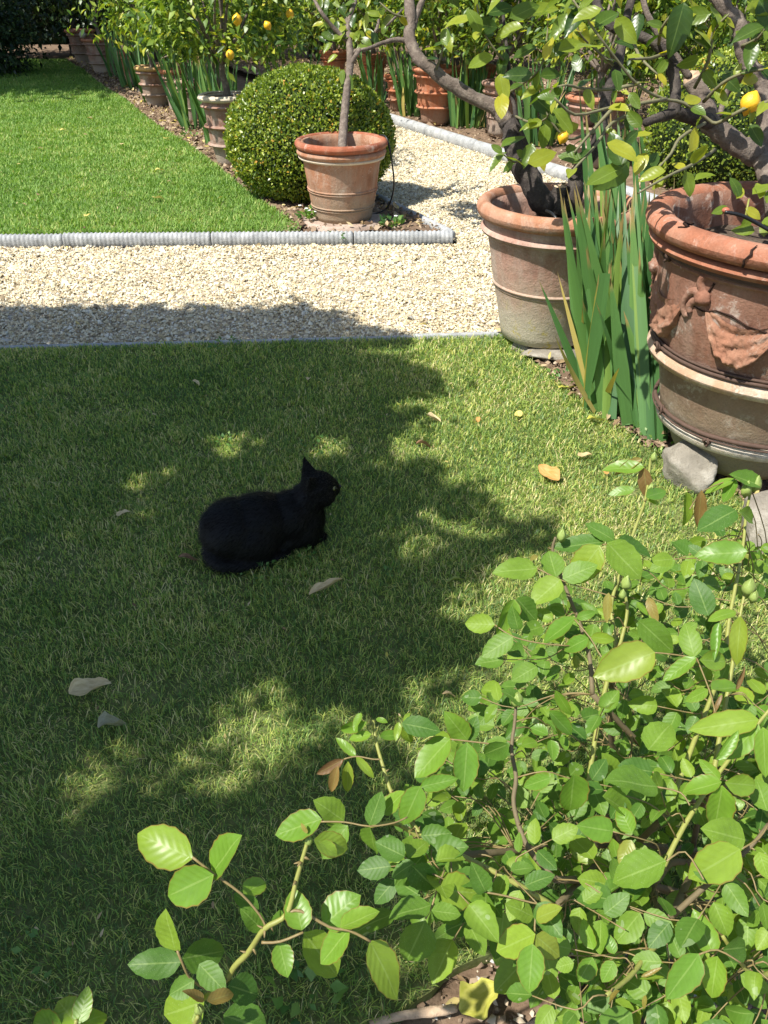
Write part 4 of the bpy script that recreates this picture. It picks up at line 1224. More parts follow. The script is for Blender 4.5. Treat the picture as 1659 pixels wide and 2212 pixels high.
def crown_leaves(c, r, nclump, per, leaf, mat, parent, name='crown', low=None, sig=0.16, seed=0, tpl=None, shell=0.55):
    d = rng.normal(size=(nclump, 3)); d /= np.linalg.norm(d, axis=1, keepdims=True)
    rad = shell + (1 - shell) * rng.random(nclump) ** 0.6
    C = np.array(c) + d * np.array(r) * rad[:, None] * (1 + 0.18 * np.array([noise.noise(Vector(v) * 2.2 + Vector((seed, 0, 0))) for v in d]))[:, None]
    n = nclump * per
    ci = np.repeat(np.arange(nclump), per)
    sg = sig * np.mean(r) / 0.6 * (0.6 + 0.8 * rng.random(nclump))
    P = C[ci] + rng.normal(size=(n, 3)) * sg[ci][:, None] * 0.75
    if low is not None:
        k = P[:, 2] > low + 0.12 * vnoise(P[:, 0] * 4, P[:, 1] * 4, seed)
        P, ci = P[k], ci[k]; n = len(P)
    out = P - np.array(c)
    out /= np.linalg.norm(out, axis=1, keepdims=True) + 1e-9
    A = out * 0.5 + rng.normal(size=P.shape) * 0.75 + np.array([0, 0, -0.25])
    N = np.array([[0, 0, 0.9]]) + out * 0.4 + rng.normal(size=P.shape) * 0.45 + np.array(SUN) * 0.4
    rn = np.clip(rng.random(n) * 0.9 + (rng.random(nclump) * 0.24 - 0.12)[ci], 0, 1)
    V, F, L = instance(tpl or MASS_TPL, P, frames(A, N), leaf * rng.uniform(0.65, 1.3, n), rnd=rn)
    part(name, V, F, mat, parent, True, L)
    return C

def lemon_tree(label, x, y, z, trunk_h, c, r, nclump, per, leaf=0.075, group=None, low=None, fruits=(), mat='lemon_mass', trunk_r=0.03, bend=(0, 0)):
    t = thing('lemon_tree', label, 'lemon tree', (x, y, z), group)
    top = Vector((x + bend[0], y + bend[1], z + trunk_h))
    pts, rr = smooth_path([(x, y, z - 0.03), (x + bend[0] * 0.3 + 0.012, y + bend[1] * 0.3, z + trunk_h * 0.4), (x + bend[0] * 0.7 - 0.01, y + bend[1] * 0.7, z + trunk_h * 0.75), top], [trunk_r * 1.1, trunk_r, trunk_r * 0.9, trunk_r * 0.8], 4)
    V, F = tube(pts, rr, 10, 0.08)
    part('trunk', V, F, M['bark'], t)
    C = crown_leaves(c, r, nclump, per, leaf, M[mat], t, 'crown', low, 0.15, x * 3 + y)
    bits = []
    for k in range(min(12, len(C))):
        e = Vector(C[k])
        mid_ = top.lerp(e, 0.5) + Vector((random.uniform(-0.08, 0.08), random.uniform(-0.08, 0.08), random.uniform(0, 0.1)))
        pts, rr = smooth_path([top - Vector((0, 0, 0.02)), mid_, e], [trunk_r * 0.6, trunk_r * 0.4, trunk_r * 0.2], 4)
        bits.append(tube(pts, rr, 6, 0.1))
    V, F = merge(bits)
    part('branches', V, F, M['bark'], t)
    for (fx, fy, fd, fr) in fruits:
        lemon_fruit(t, (x, y, z), at(fx, fy, fd), fr)
    return t
GT = 'potted lemon trees of the back rows'
lemon_tree('lemon tree with orange fruit above the pale-rimmed urn', -1.40, 7.72, 0.5, 0.35, (-1.35, 7.75, 1.32), (0.66, 0.6, 0.62), 80, 55, 0.075, GT, 0.88, ((512, 42, 6.12, 0.040), (497, 118, 6.1, 0.034), (578, 55, 6.2, 0.032), (626, 30, 6.3, 0.034)))
lemon_tree('lemon tree above the ochre-rimmed urn, one small orange fruit', -2.98, 11.4, 0.42, 0.3, (-2.9, 11.3, 1.35), (0.72, 0.7, 0.75), 75, 50, 0.085, GT, 0.80, ((365, 67, 8.75, 0.04),))
lemon_tree('lemon tree rising from the slender chipped pot', -2.25, 10.1, 0.40, 0.35, (-2.2, 10.0, 1.30), (0.68, 0.6, 0.68), 75, 50, 0.08, GT, 0.82, ((412, 20, 8.2, 0.04),))
lemon_tree('lemon tree rising behind the small red pot of the lawn bed', -1.78, 9.3, 0.40, 0.35, (-1.65, 9.2, 1.4), (0.7, 0.6, 0.62), 75, 50, 0.08, GT, 0.90)
lemon_tree('dark lemon tree above the shaded red pot', -3.95, 13.9, 0.40, 0.4, (-3.7, 13.9, 1.55), (0.9, 0.8, 0.8), 70, 45, 0.09, GT, 0.75)
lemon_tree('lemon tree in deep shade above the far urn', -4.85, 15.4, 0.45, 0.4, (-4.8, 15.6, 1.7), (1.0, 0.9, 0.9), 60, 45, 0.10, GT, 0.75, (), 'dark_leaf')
lemon_tree('lemon tree above the red-rimmed pot behind the clipped ball', -0.75, 13.4, 0.42, 0.35, (-0.75, 13.3, 1.4), (0.9, 0.7, 0.75), 75, 50, 0.09, GT, 0.66)
lemon_tree('lemon tree above the tall dark red pot', -0.15, 12.2, 0.45, 0.3, (-0.2, 12.1, 1.45), (0.75, 0.7, 0.68), 70, 50, 0.085, GT, 0.74)
lemon_tree('lemon tree above the small mask pot', 0.17, 11.15, 0.33, 0.4, (0.1, 11.1, 1.45), (0.68, 0.6, 0.65), 70, 50, 0.08, GT, 0.80)
lemon_tree('lemon tree above the orange-red pot', 0.60, 10.08, 0.48, 0.3, (0.62, 10.15, 1.38), (0.75, 0.65, 0.62), 80, 55, 0.08, GT, 0.76, ((1010, 25, 8.3, 0.04),))
lemon_tree('lemon tree above the shaded pot among the irises', 1.15, 10.9, 0.42, 0.35, (1.3, 11.0, 1.4), (0.85, 0.7, 0.68), 75, 50, 0.085, GT, 0.74)
lemon_tree('lemon tree above the chipped pale pot', 1.28, 9.3, 0.43, 0.35, (1.3, 9.4, 1.35), (0.72, 0.6, 0.6), 75, 55, 0.08, GT, 0.74)
lemon_tree('lemon tree above the weathered pot with the lozenge', 1.90, 7.7, 0.48, 0.3, (2.0, 7.9, 1.3), (0.7, 0.6, 0.58), 75, 55, 0.078, GT, 0.72)
lemon_tree('lemon tree at the far right behind the clipped box bush', 3.2, 8.3, 0.0, 0.6, (3.1, 8.4, 1.35), (0.95, 0.8, 0.75), 90, 55, 0.08, GT, 0.62)
lemon_tree('lemon tree deep behind the right-hand iris rows', 2.6, 10.3, 0.0, 0.7, (2.6, 10.2, 1.5), (1.1, 0.9, 0.85), 90, 55, 0.09, GT, 0.55)

# lemon tree in the corner pot
t = thing('lemon_tree', 'lemon standard with smooth stem in the corner pot', 'lemon tree', (MID[0], MID[1], 0.45))
pts, rr = smooth_path([(MID[0], MID[1], 0.43), at(743, 260, 5.42), at(750, 190, 5.42), at(757, 130, 5.42), at(752, 70, 5.42), at(748, 20, 5.42)], [0.034, 0.029, 0.026, 0.026, 0.023, 0.02], 5)
V, F = tube(pts, rr, 12, 0.06); part('trunk', V, F, M['bark'], t)
bits = []
for pl in (((757, 140), (775, 110), (800, 78), (835, 55), (870, 20)), ((752, 90), (720, 60), (690, 20), (670, -20)), ((756, 120), (790, 95), (815, 60), (820, 10)), ((750, 60), (765, 10), (790, -40))):
    pts, rr = smooth_path([at(px, py, 5.42 + 0.12 * i * random.uniform(-0.5, 1)) for i, (px, py) in enumerate(pl)], [0.018 - 0.003 * i for i in range(len(pl))], 4)
    bits.append(tube(pts, rr, 7, 0.1))
V, F = merge(bits); part('branches', V, F, M['bark'], t)
crown_leaves((MID[0] + 0.36, MID[1] - 0.12, 1.75), (0.46, 0.36, 0.45), 30, 24, 0.10, M['lemon_mass'], t, 'crown', 1.07, 0.14, 3)
for (px, py, ang, L) in ((742, 150, -100, 0.10), (752, 160, -80, 0.11), (730, 120, 200, 0.09), (770, 105, 20, 0.09), (735, 90, 150, 0.10), (722, 60, 230, 0.10), (728, 45, 265, 0.08), (790, 70, -30, 0.10), (760, 60, 80, 0.10), (700, 50, 190, 0.09)) + tuple((random.uniform(690, 830), random.uniform(-30, 95), random.uniform(0, 360), random.uniform(0.07, 0.11)) for _ in range(46)):
    a = math.radians(ang)
    ax = Vector((math.cos(a), math.sin(a) * sP, math.sin(a) * cP)) + Vector((0, random.uniform(-0.4, 0.2), 0))
    place_leaf(t, (MID[0], MID[1], 0.45), random.choice(LEMON_ME), at(px, py, 5.40), ax, Vector((random.uniform(-0.6, 0.2), -0.6, 0.7)), (L, L, L))
V, F = tube(smooth_path([at(820, 292, 5.35), at(836, 300, 5.28), at(848, 360, 5.35), at(850, 410, 5.45), at(835, 450, 5.6), at(800, 465, 5.6)], [0.006] * 6, 5)[0], [0.006] * 26, 6)
tag(part('irrigation_hose', V, F, M['hose'], None), 'thin black hose hanging from the corner pot rim', 'hose')

# leaves along twigs of the near trees
def leaf_by_px(parent, base, px, py, depth, ang, L, me=None, face=None, w=1.0):
    a = math.radians(ang)
    ax = Vector((math.cos(a), math.sin(a) * sP, math.sin(a) * cP)) + Vector((0, random.uniform(-0.35, 0.35), 0))
    n = face or (Vector((-0.2, -0.55, 0.65)) + Vector((random.gauss(0, 0.35), random.gauss(0, 0.25), random.gauss(0, 0.3))))
    return place_leaf(parent, base, me or random.choice(LEMON_ME), at(px, py, depth), ax, n, (L * w, L, L))

def limb(parent, name, pl, r0, r1, mat, seg=10, jit=0.10, sub=5):
    pts, rr = smooth_path([at(*p) for p in pl], [r0 + (r1 - r0) * i / (len(pl) - 1) for i in range(len(pl))], sub)
    pts = [p + Vector((noise.noise(p * 17), noise.noise(p * 17 + Vector((5, 0, 0))), noise.noise(p * 17 + Vector((0, 5, 0))))) * r * 0.35 for p, r in zip(pts, rr)]
    V, F = tube(pts, rr, seg, jit)
    part(name, V, F, mat, parent)
    return pts

# tree in the lichened pot
B2 = (TWO[0], TWO[1], 0.52)
t2 = thing('lemon_tree', 'dark-limbed lemon tree with one long slanting branch in the lichened pot', 'lemon tree', B2)
limb(t2, 'trunk', [(1188, 460, 3.5), (1162, 425, 3.42), (1134, 367, 3.40), (1117, 330, 3.40), (1108, 288, 3.40), (1101, 258, 3.40)], 0.052, 0.040, M['bark_dark'], 14, 0.12)
limb(t2, 'branch', [(1101, 262, 3.40), (1075, 240, 3.40), (1049, 223, 3.40), (981, 187, 3.38), (920, 140, 3.36), (891, 101, 3.36), (885, 60, 3.36), (885, 10, 3.36), (880, -60, 3.4)], 0.032, 0.021, M['bark'], 14, 0.13)
limb(t2, 'branch', [(888, 88, 3.36), (860, 86, 3.36), (832, 91, 3.34), (800, 104, 3.3), (780, 107, 3.3)], 0.012, 0.006, M['bark'], 8)
limb(t2, 'branch', [(890, 60, 3.36), (905, 20, 3.38), (925, -30, 3.4)], 0.016, 0.012, M['bark'], 8)
limb(t2, 'trunk', [(1225, 470, 3.5), (1235, 425, 3.45), (1250, 375, 3.42), (1285, 324, 3.40), (1299, 274, 3.38), (1314, 200, 3.36), (1335, 140, 3.36), (1350, 60, 3.4), (1370, -40, 3.4)], 0.042, 0.016, M['bark_dark'], 12, 0.12)
limb(t2, 'trunk', [(1200, 465, 3.46), (1206, 430, 3.44), (1210, 402, 3.42)], 0.036, 0.033, M['bark_dark'], 12, 0.1)
V, F = lathe([(0.001, 0.003), (0.030, 0.0), (0.031, -0.01)], 14, at(1210, 400, 3.42), 0.1, 2); part('cut_face', V, F, M['cut_wood'], t2)
limb(t2, 'branch', [(1160, 400, 3.38), (1150, 350, 3.36), (1120, 270, 3.34), (1106, 200, 3.32), (1098, 137, 3.3), (1090, 60, 3.3), (1080, -30, 3.3)], 0.012, 0.006, M['bark_dark'], 8)
limb(t2, 'branch', [(1300, 280, 3.38), (1270, 290, 3.3), (1225, 300, 3.25), (1190, 260, 3.2), (1170, 220, 3.2)], 0.008, 0.003, M['twig'], 6)
tw2 = [limb(t2, 'twig', p, 0.006, 0.0025, M['twig'], 6, 0.08, 3) for p in (
    [(1100, 200, 3.32), (1130, 180, 3.2), (1165, 150, 3.1), (1180, 90, 3.1), (1185, 30, 3.1)],
    [(1112, 250, 3.34), (1150, 265, 3.2), (1180, 255, 3.1), (1200, 215, 3.0)],
    [(1098, 140, 3.3), (1070, 110, 3.25), (1040, 60, 3.2), (1030, 10, 3.2)],
    [(1140, 340, 3.36), (1110, 350, 3.2), (1085, 330, 3.15)],
    [(940, 160, 3.36), (955, 110, 3.3), (965, 60, 3.3)],
    [(1335, 150, 3.36), (1290, 110, 3.3), (1250, 70, 3.2), (1240, 20, 3.2)],
    [(885, 40, 3.36), (850, 30, 3.3), (820, 5, 3.3)])]
for (px, py, ang, L) in ((1175, 190, 190, 0.10), (1160, 100, 200, 0.11), (1190, 120, 35, 0.11), (1178, 130, 75, 0.10), (1165, 165, 10, 0.10), (1195, 235, -50, 0.12), (1150, 162, 180, 0.11), (1205, 110, 20, 0.12),
                         (1148, 205, -40, 0.12), (1170, 240, -65, 0.11), (1178, 268, -95, 0.10), (1250, 268, 205, 0.12), (1082, 318, 30, 0.11), (1095, 330, 215, 0.10), (1115, 325, -40, 0.07), (1140, 352, 20, 0.12), (1150, 310, 250, 0.10),
                         (1230, 310, -80, 0.09), (1160, 320, -70, 0.09), (955, 70, -60, 0.09), (965, 100, 100, 0.08), (1085, 200, -95, 0.11), (1080, 160, -80, 0.11), (1092, 110, -100, 0.11), (1065, 120, 200, 0.11), (1075, 60, 170, 0.12), (1100, 40, 30, 0.12),
                         (1040, 70, 120, 0.10), (1020, 40, 190, 0.11), (1050, 30, 20, 0.11), (1130, 60, 190, 0.12), (1150, 30, 20, 0.12), (1240, 45, -60, 0.12), (1225, 30, -120, 0.11)):
    leaf_by_px(t2, B2, px, py, 3.15 + random.uniform(-0.2, 0.2), ang, L * 1.05)
for path in tw2:
    for p in path[2:]:
        for _ in range(1):
            d_ = Vector((random.gauss(0, 1), random.gauss(0, 1), random.gauss(-0.2, 0.7)))
            L = random.uniform(0.05, 0.10)
            place_leaf(t2, B2, random.choice(LEMON_ME), p, d_, Vector((random.gauss(-0.2, 0.4), random.gauss(-0.4, 0.4), 0.8)), (L, L, L))
lemon_fruit(t2, B2, at(1216, 297, 3.1), 0.022)
crown_leaves((0.85, 3.7, 1.85), (0.8, 0.6, 0.42), 34, 14, 0.11, M['lemon_leaf'], t2, 'crown', 1.32, 0.14, 8)
V, F = tube(smooth_path([at(1180, 455, 3.30), at(1200, 470, 3.2), at(1225, 530, 3.25), at(1260, 640, 3.3), at(1275, 700, 3.4)], [0.006] * 5, 6)[0], [0.006] * 25, 6)
tag(part('irrigation_hose', V, F, M['hose'], None), 'black hose running over the rim of the lichened pot', 'hose')

# tree in the great pot
B3 = (BIG[0], BIG[1], BIG[2] + 0.70)
t3 = thing('lemon_tree', 'gnarled lemon tree with a sawn stub and bare twigs in the huge pot', 'lemon tree', B3)
DT = 2.62
limb(t3, 'trunk', [(1700, 510, 2.45), (1672, 440, 2.52), (1656, 380, 2.56), (1645, 335, DT), (1654, 288, DT), (1648, 180, DT), (1623, 144, DT), (1603, 108, DT), (1604, 72, DT), (1584, 34, DT), (1548, -4, DT), (1520, -60, DT)], 0.030, 0.022, M['bark'], 12, 0.16)
limb(t3, 'branch', [(1640, 338, DT), (1612, 328, DT), (1584, 310, DT), (1540, 266, DT), (1519, 216, DT), (1497, 168, DT)], 0.036, 0.030, M['bark'], 14, 0.14)
o = at(1496, 165, DT)
V, F = lathe([(0.001, 0.004), (0.026, 0.002), (0.030, -0.012)], 14, (0, 0, 0), 0.08, 4)
cf_ = part('cut_face', V, F, M['cut_wood'], t3, True, world_space=False)
cf_.location = o - Vector(B3)
cf_.rotation_euler = (math.radians(35), math.radians(-20), 0)
limb(t3, 'branch', [(1545, 272, DT), (1494, 252, 2.55), (1450, 246, 2.5), (1415, 258, 2.46), (1393, 267, 2.45)], 0.026, 0.011, M['bark_dark'], 10, 0.15)
limb(t3, 'branch', [(1452, 250, 2.5), (1459, 205, 2.5), (1451, 137, 2.5), (1422, 101, 2.5), (1368, 72, 2.5), (1321, 58, 2.5), (1292, 15, 2.5), (1280, -40, 2.5)], 0.019, 0.012, M['bark_dark'], 10, 0.15)
limb(t3, 'branch', [(1490, 165, DT), (1465, 130, 2.6), (1440, 97, 2.58), (1404, 43, 2.56), (1385, -20, 2.55)], 0.012, 0.009, M['bark'], 8, 0.12)
limb(t3, 'branch', [(1625, 150, DT), (1600, 170, 2.7), (1570, 200, 2.75), (1555, 250, 2.75)], 0.014, 0.009, M['bark'], 8, 0.12)
limb(t3, 'branch', [(1648, 200, DT), (1690, 130, 2.6), (1720, 40, 2.6), (1740, -40, 2.6)], 0.022, 0.014, M['bark'], 8, 0.12)
tw3 = [limb(t3, 'twig', p, 0.0065, 0.003, M['twig'], 6, 0.08, 3) for p in (
    [(1690, 212, 2.3), (1659, 220, 2.3), (1602, 238, 2.32), (1548, 266, 2.4), (1522, 252, 2.4), (1476, 223, 2.38), (1429, 212, 2.35), (1378, 184, 2.3), (1335, 133, 2.25), (1292, 76, 2.2), (1263, 36, 2.2), (1235, -5, 2.2)],
    [(1440, 214, 2.36), (1368, 227, 2.3), (1314, 234, 2.25), (1242, 248, 2.2), (1198, 212, 2.15)],
    [(1445, 112, 2.5), (1404, 126, 2.4), (1360, 128, 2.35)],
    [(1380, 180, 2.3), (1360, 184, 2.3), (1314, 193, 2.3), (1263, 191, 2.25), (1224, 184, 2.2), (1195, 192, 2.2)],
    [(1522, 266, 2.5), (1468, 299, 2.4), (1450, 331, 2.35), (1407, 378, 2.3)],
    [(1544, 324, 2.55), (1494, 356, 2.4), (1440, 382, 2.3), (1378, 418, 2.25)],
    [(1328, 230, 2.28), (1278, 284, 2.3), (1240, 330, 2.3)],
    [(1368, 245, 2.4), (1321, 266, 2.35), (1278, 324, 2.3), (1224, 382, 2.3)],
    [(1520, 220, 2.5), (1560, 180, 2.4), (1600, 160, 2.35), (1650, 150, 2.3)],
    [(1422, 101, 2.5), (1430, 60, 2.4), (1460, 20, 2.35)],
    [(1603, 100, 2.6), (1640, 80, 2.5), (1665, 40, 2.45)],
    [(1500, 190, 2.55), (1530, 130, 2.45), (1540, 70, 2.4), (1575, 30, 2.35)],
    [(1368, 72, 2.5), (1380, 120, 2.4), (1420, 160, 2.35)])]
for (px, py, ang, L, d) in ((1478, 5, -100, 0.150, 2.35), (1285, 60, 40, 0.10, 2.2), (1240, 105, 10, 0.10, 2.2), (1328, 150, -80, 0.07, 2.25), (1250, 155, 100, 0.06, 2.2), (1310, 310, -20, 0.10, 2.15), (1360, 350, 215, 0.14, 2.2), (1345, 310, 40, 0.06, 2.2),
                            (1345, 365, 195, 0.12, 2.15), (1345, 362, 110, 0.11, 2.15), (1438, 370, 190, 0.08, 2.2), (1510, 125, 200, 0.08, 2.4), (1540, 120, -5, 0.08, 2.4), (1625, 90, -100, 0.09, 2.3), (1610, 20, 10, 0.11, 2.3), (1640, 0, -60, 0.13, 2.3),
                            (1410, 285, 195, 0.09, 2.3), (1385, 275, 130, 0.07, 2.3), (1395, 330, 240, 0.08, 2.3), (1490, 330, 80, 0.08, 2.4), (1480, 370, -70, 0.08, 2.4), (1500, 390, 30, 0.07, 2.4), (1420, 160, 60, 0.06, 2.4), (1360, 200, -60, 0.06, 2.3),
                            (1300, 20, 200, 0.09, 2.2), (1330, 40, -50, 0.10, 2.3), (1380, 30, -100, 0.09, 2.4), (1420, 60, -30, 0.08, 2.4), (1555, 60, 100, 0.09, 2.4), (1590, 80, 30, 0.08, 2.4), (1560, 160, -45, 0.08, 2.4), (1600, 180, 20, 0.08, 2.35), (1640, 150, -30, 0.08, 2.3),
                            (1535, 30, 190, 0.10, 2.35), (1650, 60, 190, 0.10, 2.3), (1500, 60, -45, 0.08, 2.4), (1450, 40, 20, 0.09, 2.35), (1265, 20, 220, 0.10, 2.2), (1620, 270, -60, 0.08, 2.4), (1420, 330, -120, 0.07, 2.3)):
    leaf_by_px(t3, B3, px, py, d + random.uniform(-0.04, 0.04), ang, L)
for path in tw3:
    for p in path[1:]:
        if random.random() < 0.55:
            d_ = Vector((random.gauss(0, 1), random.gauss(0, 1), random.gauss(-0.1, 0.8)))
            L = random.uniform(0.035, 0.085)
            place_leaf(t3, B3, random.choice(LEMON_ME), p, d_, Vector((random.gauss(-0.2, 0.4), random.gauss(-0.4, 0.4), 0.8)), (L, L, L))
lemon_fruit(t3, B3, at(1621, 223, 2.32), 0.030)
crown_leaves((1.5, 2.9, 2.0), (0.75, 0.55, 0.4), 26, 12, 0.10, M['lemon_leaf'], t3, 'crown', 1.5, 0.14, 12)
# little red-flowered plant in the great pot
pl = thing('pot_plant', 'small leafy plant with a red flower in the huge pot', 'plant', (1.18, 2.42, 0.75))
for (px, py, ang, L) in ((1590, 430, 60, 0.07), (1600, 425, 120, 0.07), (1625, 420, 30, 0.08), (1640, 430, 80, 0.07), (1575, 450, 190, 0.06), (1620, 465, 250, 0.06), (1645, 480, 10, 0.08), (1610, 450, -30, 0.06), (1655, 440, 60, 0.07), (1630, 500, 170, 0.07), (1650, 510, 70, 0.07)):
    leaf_by_px(pl, (1.18, 2.42, 0.75), px, py, 2.42, ang, L)
V, F = tube([at(1605, 500, 2.45), at(1612, 460, 2.42), at(1618, 430, 2.42)], [0.004, 0.003, 0.003], 6); part('stem', V, F, M['cane'], pl)
V, F = lump(at(1568, 455, 2.40), 0.012, 0.012, 0.010, 0, 3, 0.3, 2); part('flower', V, F, M['red_tip'], pl)
V, F = tube(smooth_path([at(1566, 458, 2.38), at(1600, 465, 2.38), at(1640, 485, 2.40), at(1700, 520, 2.4)], [0.006] * 4, 5)[0], [0.006] * 16, 6)
tag(part('irrigation_hose', V, F, M['hose'], None), 'black dripper hose lying in the huge pot', 'hose')

# ------------------------------------------------------------------ background trees and thicket
def big_tree(name, label, x, y, h, c, r, nclump, per, leaf, mat, low=None, tr=0.16, group='trees around the garden', sig=0.2):
    t = thing(name, label, 'tree', (x, y, 0), group)
    top = Vector((x * 0.5 + c[0] * 0.5, y * 0.5 + c[1] * 0.5, c[2] - r[2] * 0.35))
    pts, rr = smooth_path([(x, y, -0.1), (x + 0.06, y - 0.03, h * 0.3), tuple(top)], [tr * 1.2, tr, tr * 0.7], 5)
    V, F = tube(pts, rr, 12, 0.08); part('trunk', V, F, M['bark_dark'], t)
    C = crown_leaves(c, r, nclump, per, leaf, mat, t, 'crown', low, sig, x + y)
    bits = []
    for k in range(10):
        e = Vector(C[k]); m_ = top.lerp(e, 0.5) + Vector((0, 0, 0.1))
        pts, rr = smooth_path([top - Vector((0, 0, 0.15)), m_, e], [tr * 0.5, tr * 0.3, tr * 0.12], 4)
        bits.append(tube(pts, rr, 7, 0.1))
    V, F = merge(bits); part('limbs', V, F, M['bark_dark'], t)
big_tree('evergreen_tree', 'dark evergreen with low dense crown at the left end of the far lawn', -9.4, 18.5, 2.2, (-9.2, 18.5, 2.6), (2.3, 1.8, 2.5), 150, 60, 0.15, M['dark_leaf'], 0.12)
big_tree('evergreen_tree', 'dark evergreen closing the end of the lawn behind the bare strip', -6.9, 20.2, 2.4, (-6.9, 20.0, 2.7), (2.0, 1.6, 2.6), 150, 60, 0.15, M['dark_leaf'], 0.25)
big_tree('bright_leaf_tree', 'sunlit pale-leaved tree among dark evergreens behind the far lawn', -6.5, 18.9, 2.0, (-6.5, 18.9, 2.6), (0.85, 0.7, 1.9), 60, 45, 0.15, M['light_leaf'], 0.5, 0.08)
big_tree('evergreen_tree', 'dark evergreen behind the lemon row and far urns', -4.2, 19.5, 2.4, (-4.2, 19.5, 2.8), (2.1, 1.5, 2.7), 150, 60, 0.16, M['dark_leaf'], 0.2)
big_tree('evergreen_tree', 'evergreen thicket tree behind the clipped ball and its lemon trees', -1.4, 18.5, 2.2, (-1.4, 18.5, 2.4), (2.2, 1.4, 2.4), 140, 55, 0.16, M['lemon_mass'], 0.2)
big_tree('evergreen_tree', 'evergreen behind the orange-red pot and its lemon tree', 1.4, 16.5, 2.2, (1.4, 16.5, 2.2), (2.2, 1.4, 2.2), 140, 55, 0.15, M['lemon_mass'], 0.2)
big_tree('evergreen_tree', 'evergreen behind the slanting lemon branch, far right bed', 4.6, 15.0, 2.2, (4.6, 15.0, 2.2), (2.4, 1.5, 2.2), 140, 55, 0.15, M['lemon_mass'], 0.2)
big_tree('evergreen_tree', 'evergreen at the right edge behind the box bush', 5.6, 11.0, 2.0, (5.6, 11.0, 1.9), (1.8, 1.5, 1.9), 120, 55, 0.13, M['lemon_mass'], 0.1)
big_tree('conifer', 'feathery dark conifer at the left edge of the far lawn', -6.9, 15.4, 1.0, (-6.75, 15.2, 0.75), (0.75, 0.7, 0.95), 90, 70, 0.09, M['dark_leaf'], 0.05, 0.08)
big_tree('evergreen_tree', 'tall evergreen beside the far lawn casting its far shade', -9.6, 13.4, 3.5, (-7.9, 13.55, 5.2), (3.1, 2.15, 1.3), 330, 60, 0.22, M['dark_leaf'], 3.2, 0.2)

# clipped hedge closing the view far behind
hd_ = thing('hedge', 'dark hedge closing the garden far behind all the trees', 'hedge', (0, 24, 0))
n = 15000
P = np.stack([rng.uniform(-22, 22, n), 23.4 + rng.random(n) ** 2 * 1.2, rng.uniform(0, 4.6, n)], 1)
V, F, L = instance(MASS_TPL, P, frames(rng.normal(size=(n, 3)) + np.array([0, -0.3, 0]), rng.normal(size=(n, 3)) * 0.5 + np.array([0, -0.5, 0.7])), 0.32 * rng.uniform(0.7, 1.3, n))
part('foliage', V, F, M['dark_leaf'], hd_, True, L)
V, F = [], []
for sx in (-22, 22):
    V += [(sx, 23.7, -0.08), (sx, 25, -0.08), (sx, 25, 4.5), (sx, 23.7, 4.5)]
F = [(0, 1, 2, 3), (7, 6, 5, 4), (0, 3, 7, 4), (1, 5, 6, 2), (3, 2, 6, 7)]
part('dark_inner_shell', V, F, M['box_core'], hd_, False)  # plain dark box added behind the leaves as filling

# ------------------------------------------------------------------ the tall tree that shades the near lawn (stands left of the frame)
def W(*pts): return [tuple(gp(px - (42 if px > 840 and 800 < py < 1500 else 0), py))[:2] for px, py in pts]
SHADE = [(-6.0, 4.05)] + W((-40, 656), (300, 663), (600, 656), (690, 668), (745, 695), (850, 715), (900, 735)) + \
        W((800, 745), (760, 765), (900, 800), (985, 815), (1000, 840), (900, 850), (860, 880), (930, 900), (985, 935), (930, 960), (860, 985), (960, 1000), (1000, 1030), (960, 1060),
          (1080, 1080), (1130, 1100), (1000, 1125), (900, 1140), (960, 1160), (1150, 1150), (1250, 1130), (1240, 1165), (1120, 1195), (1060, 1230), (1040, 1260), (930, 1270), (900, 1330), (1000, 1345), (1060, 1390), (1050, 1425), (960, 1465), (800, 1495), (680, 1505), (540, 1520), (470, 1575), (410, 1615), (330, 1645)) + \
        W((400, 1725), (480, 1750), (570, 1740), (565, 1700), (630, 1655), (740, 1640), (800, 1665), (850, 1745), (880, 1850), (880, 1990), (865, 2080)) + [(0.0, 0.55), (-0.08, 0.2), (-0.3, -0.6), (-6.0, -0.6)]
HOLES = [(165, 1690, 125, 62), (600, 1500, 80, 45), (332, 1030, 62, 30), (510, 965, 85, 34), (700, 968, 85, 32), (50, 1700, 70, 45), (270, 1600, 70, 36), (1000, 1870, 90, 60), (700, 1780, 70, 36), (870, 940, 60, 26), (900, 1190, 80, 40), (930, 1300, 60, 30), (830, 755, 110, 22), (960, 880, 70, 26), (940, 1110, 60, 24), (20, 1590, 40, 24), (420, 1840, 50, 30), (840, 1010, 40, 18)]
kx, ky = -SUN.x / SUN.z, -SUN.y / SUN.z                      # ground shift of a shadow per metre of height
n = 170000
gx = rng.uniform(-6.2, 1.4, n); gy = rng.uniform(-0.8, 4.4, n)
wx = gx + 0.05 * vnoise(gx * 7, gy * 7, 61) + 0.03 * vnoise(gx * 17, gy * 17, 63)
wy = gy + 0.05 * vnoise(gx * 7, gy * 7, 62) + 0.03 * vnoise(gx * 17, gy * 17, 64)
fj = rng.random(n) < 0.4
wx = wx + np.where(fj, rng.normal(0, 0.055, n), 0); wy = wy + np.where(fj, rng.normal(0, 0.055, n), 0)
ok = pip(wx, wy, SHADE)
for (hx, hy, ha, hb) in HOLES:
    c = gp(hx, hy); e = gp(hx + ha, hy); f = gp(hx, hy + hb)
    ok &= ((wx - c.x) / (e.x - c.x)) ** 2 + ((wy - c.y) / (c.y - f.y)) ** 2 > 1
gx, gy = gx[ok], gy[ok]; n = len(gx)
hz = 3.3 + 1.1 * np.sqrt(np.clip(1 - ((gx + 2.4) / 4.2) ** 2 - ((gy - 1.8) / 3.0) ** 2, 0.03, 1)) * rng.uniform(-1, 1, n) + 0.25 * rng.normal(size=n)
P = np.stack([gx - kx * hz, gy - ky * hz, hz], 1)
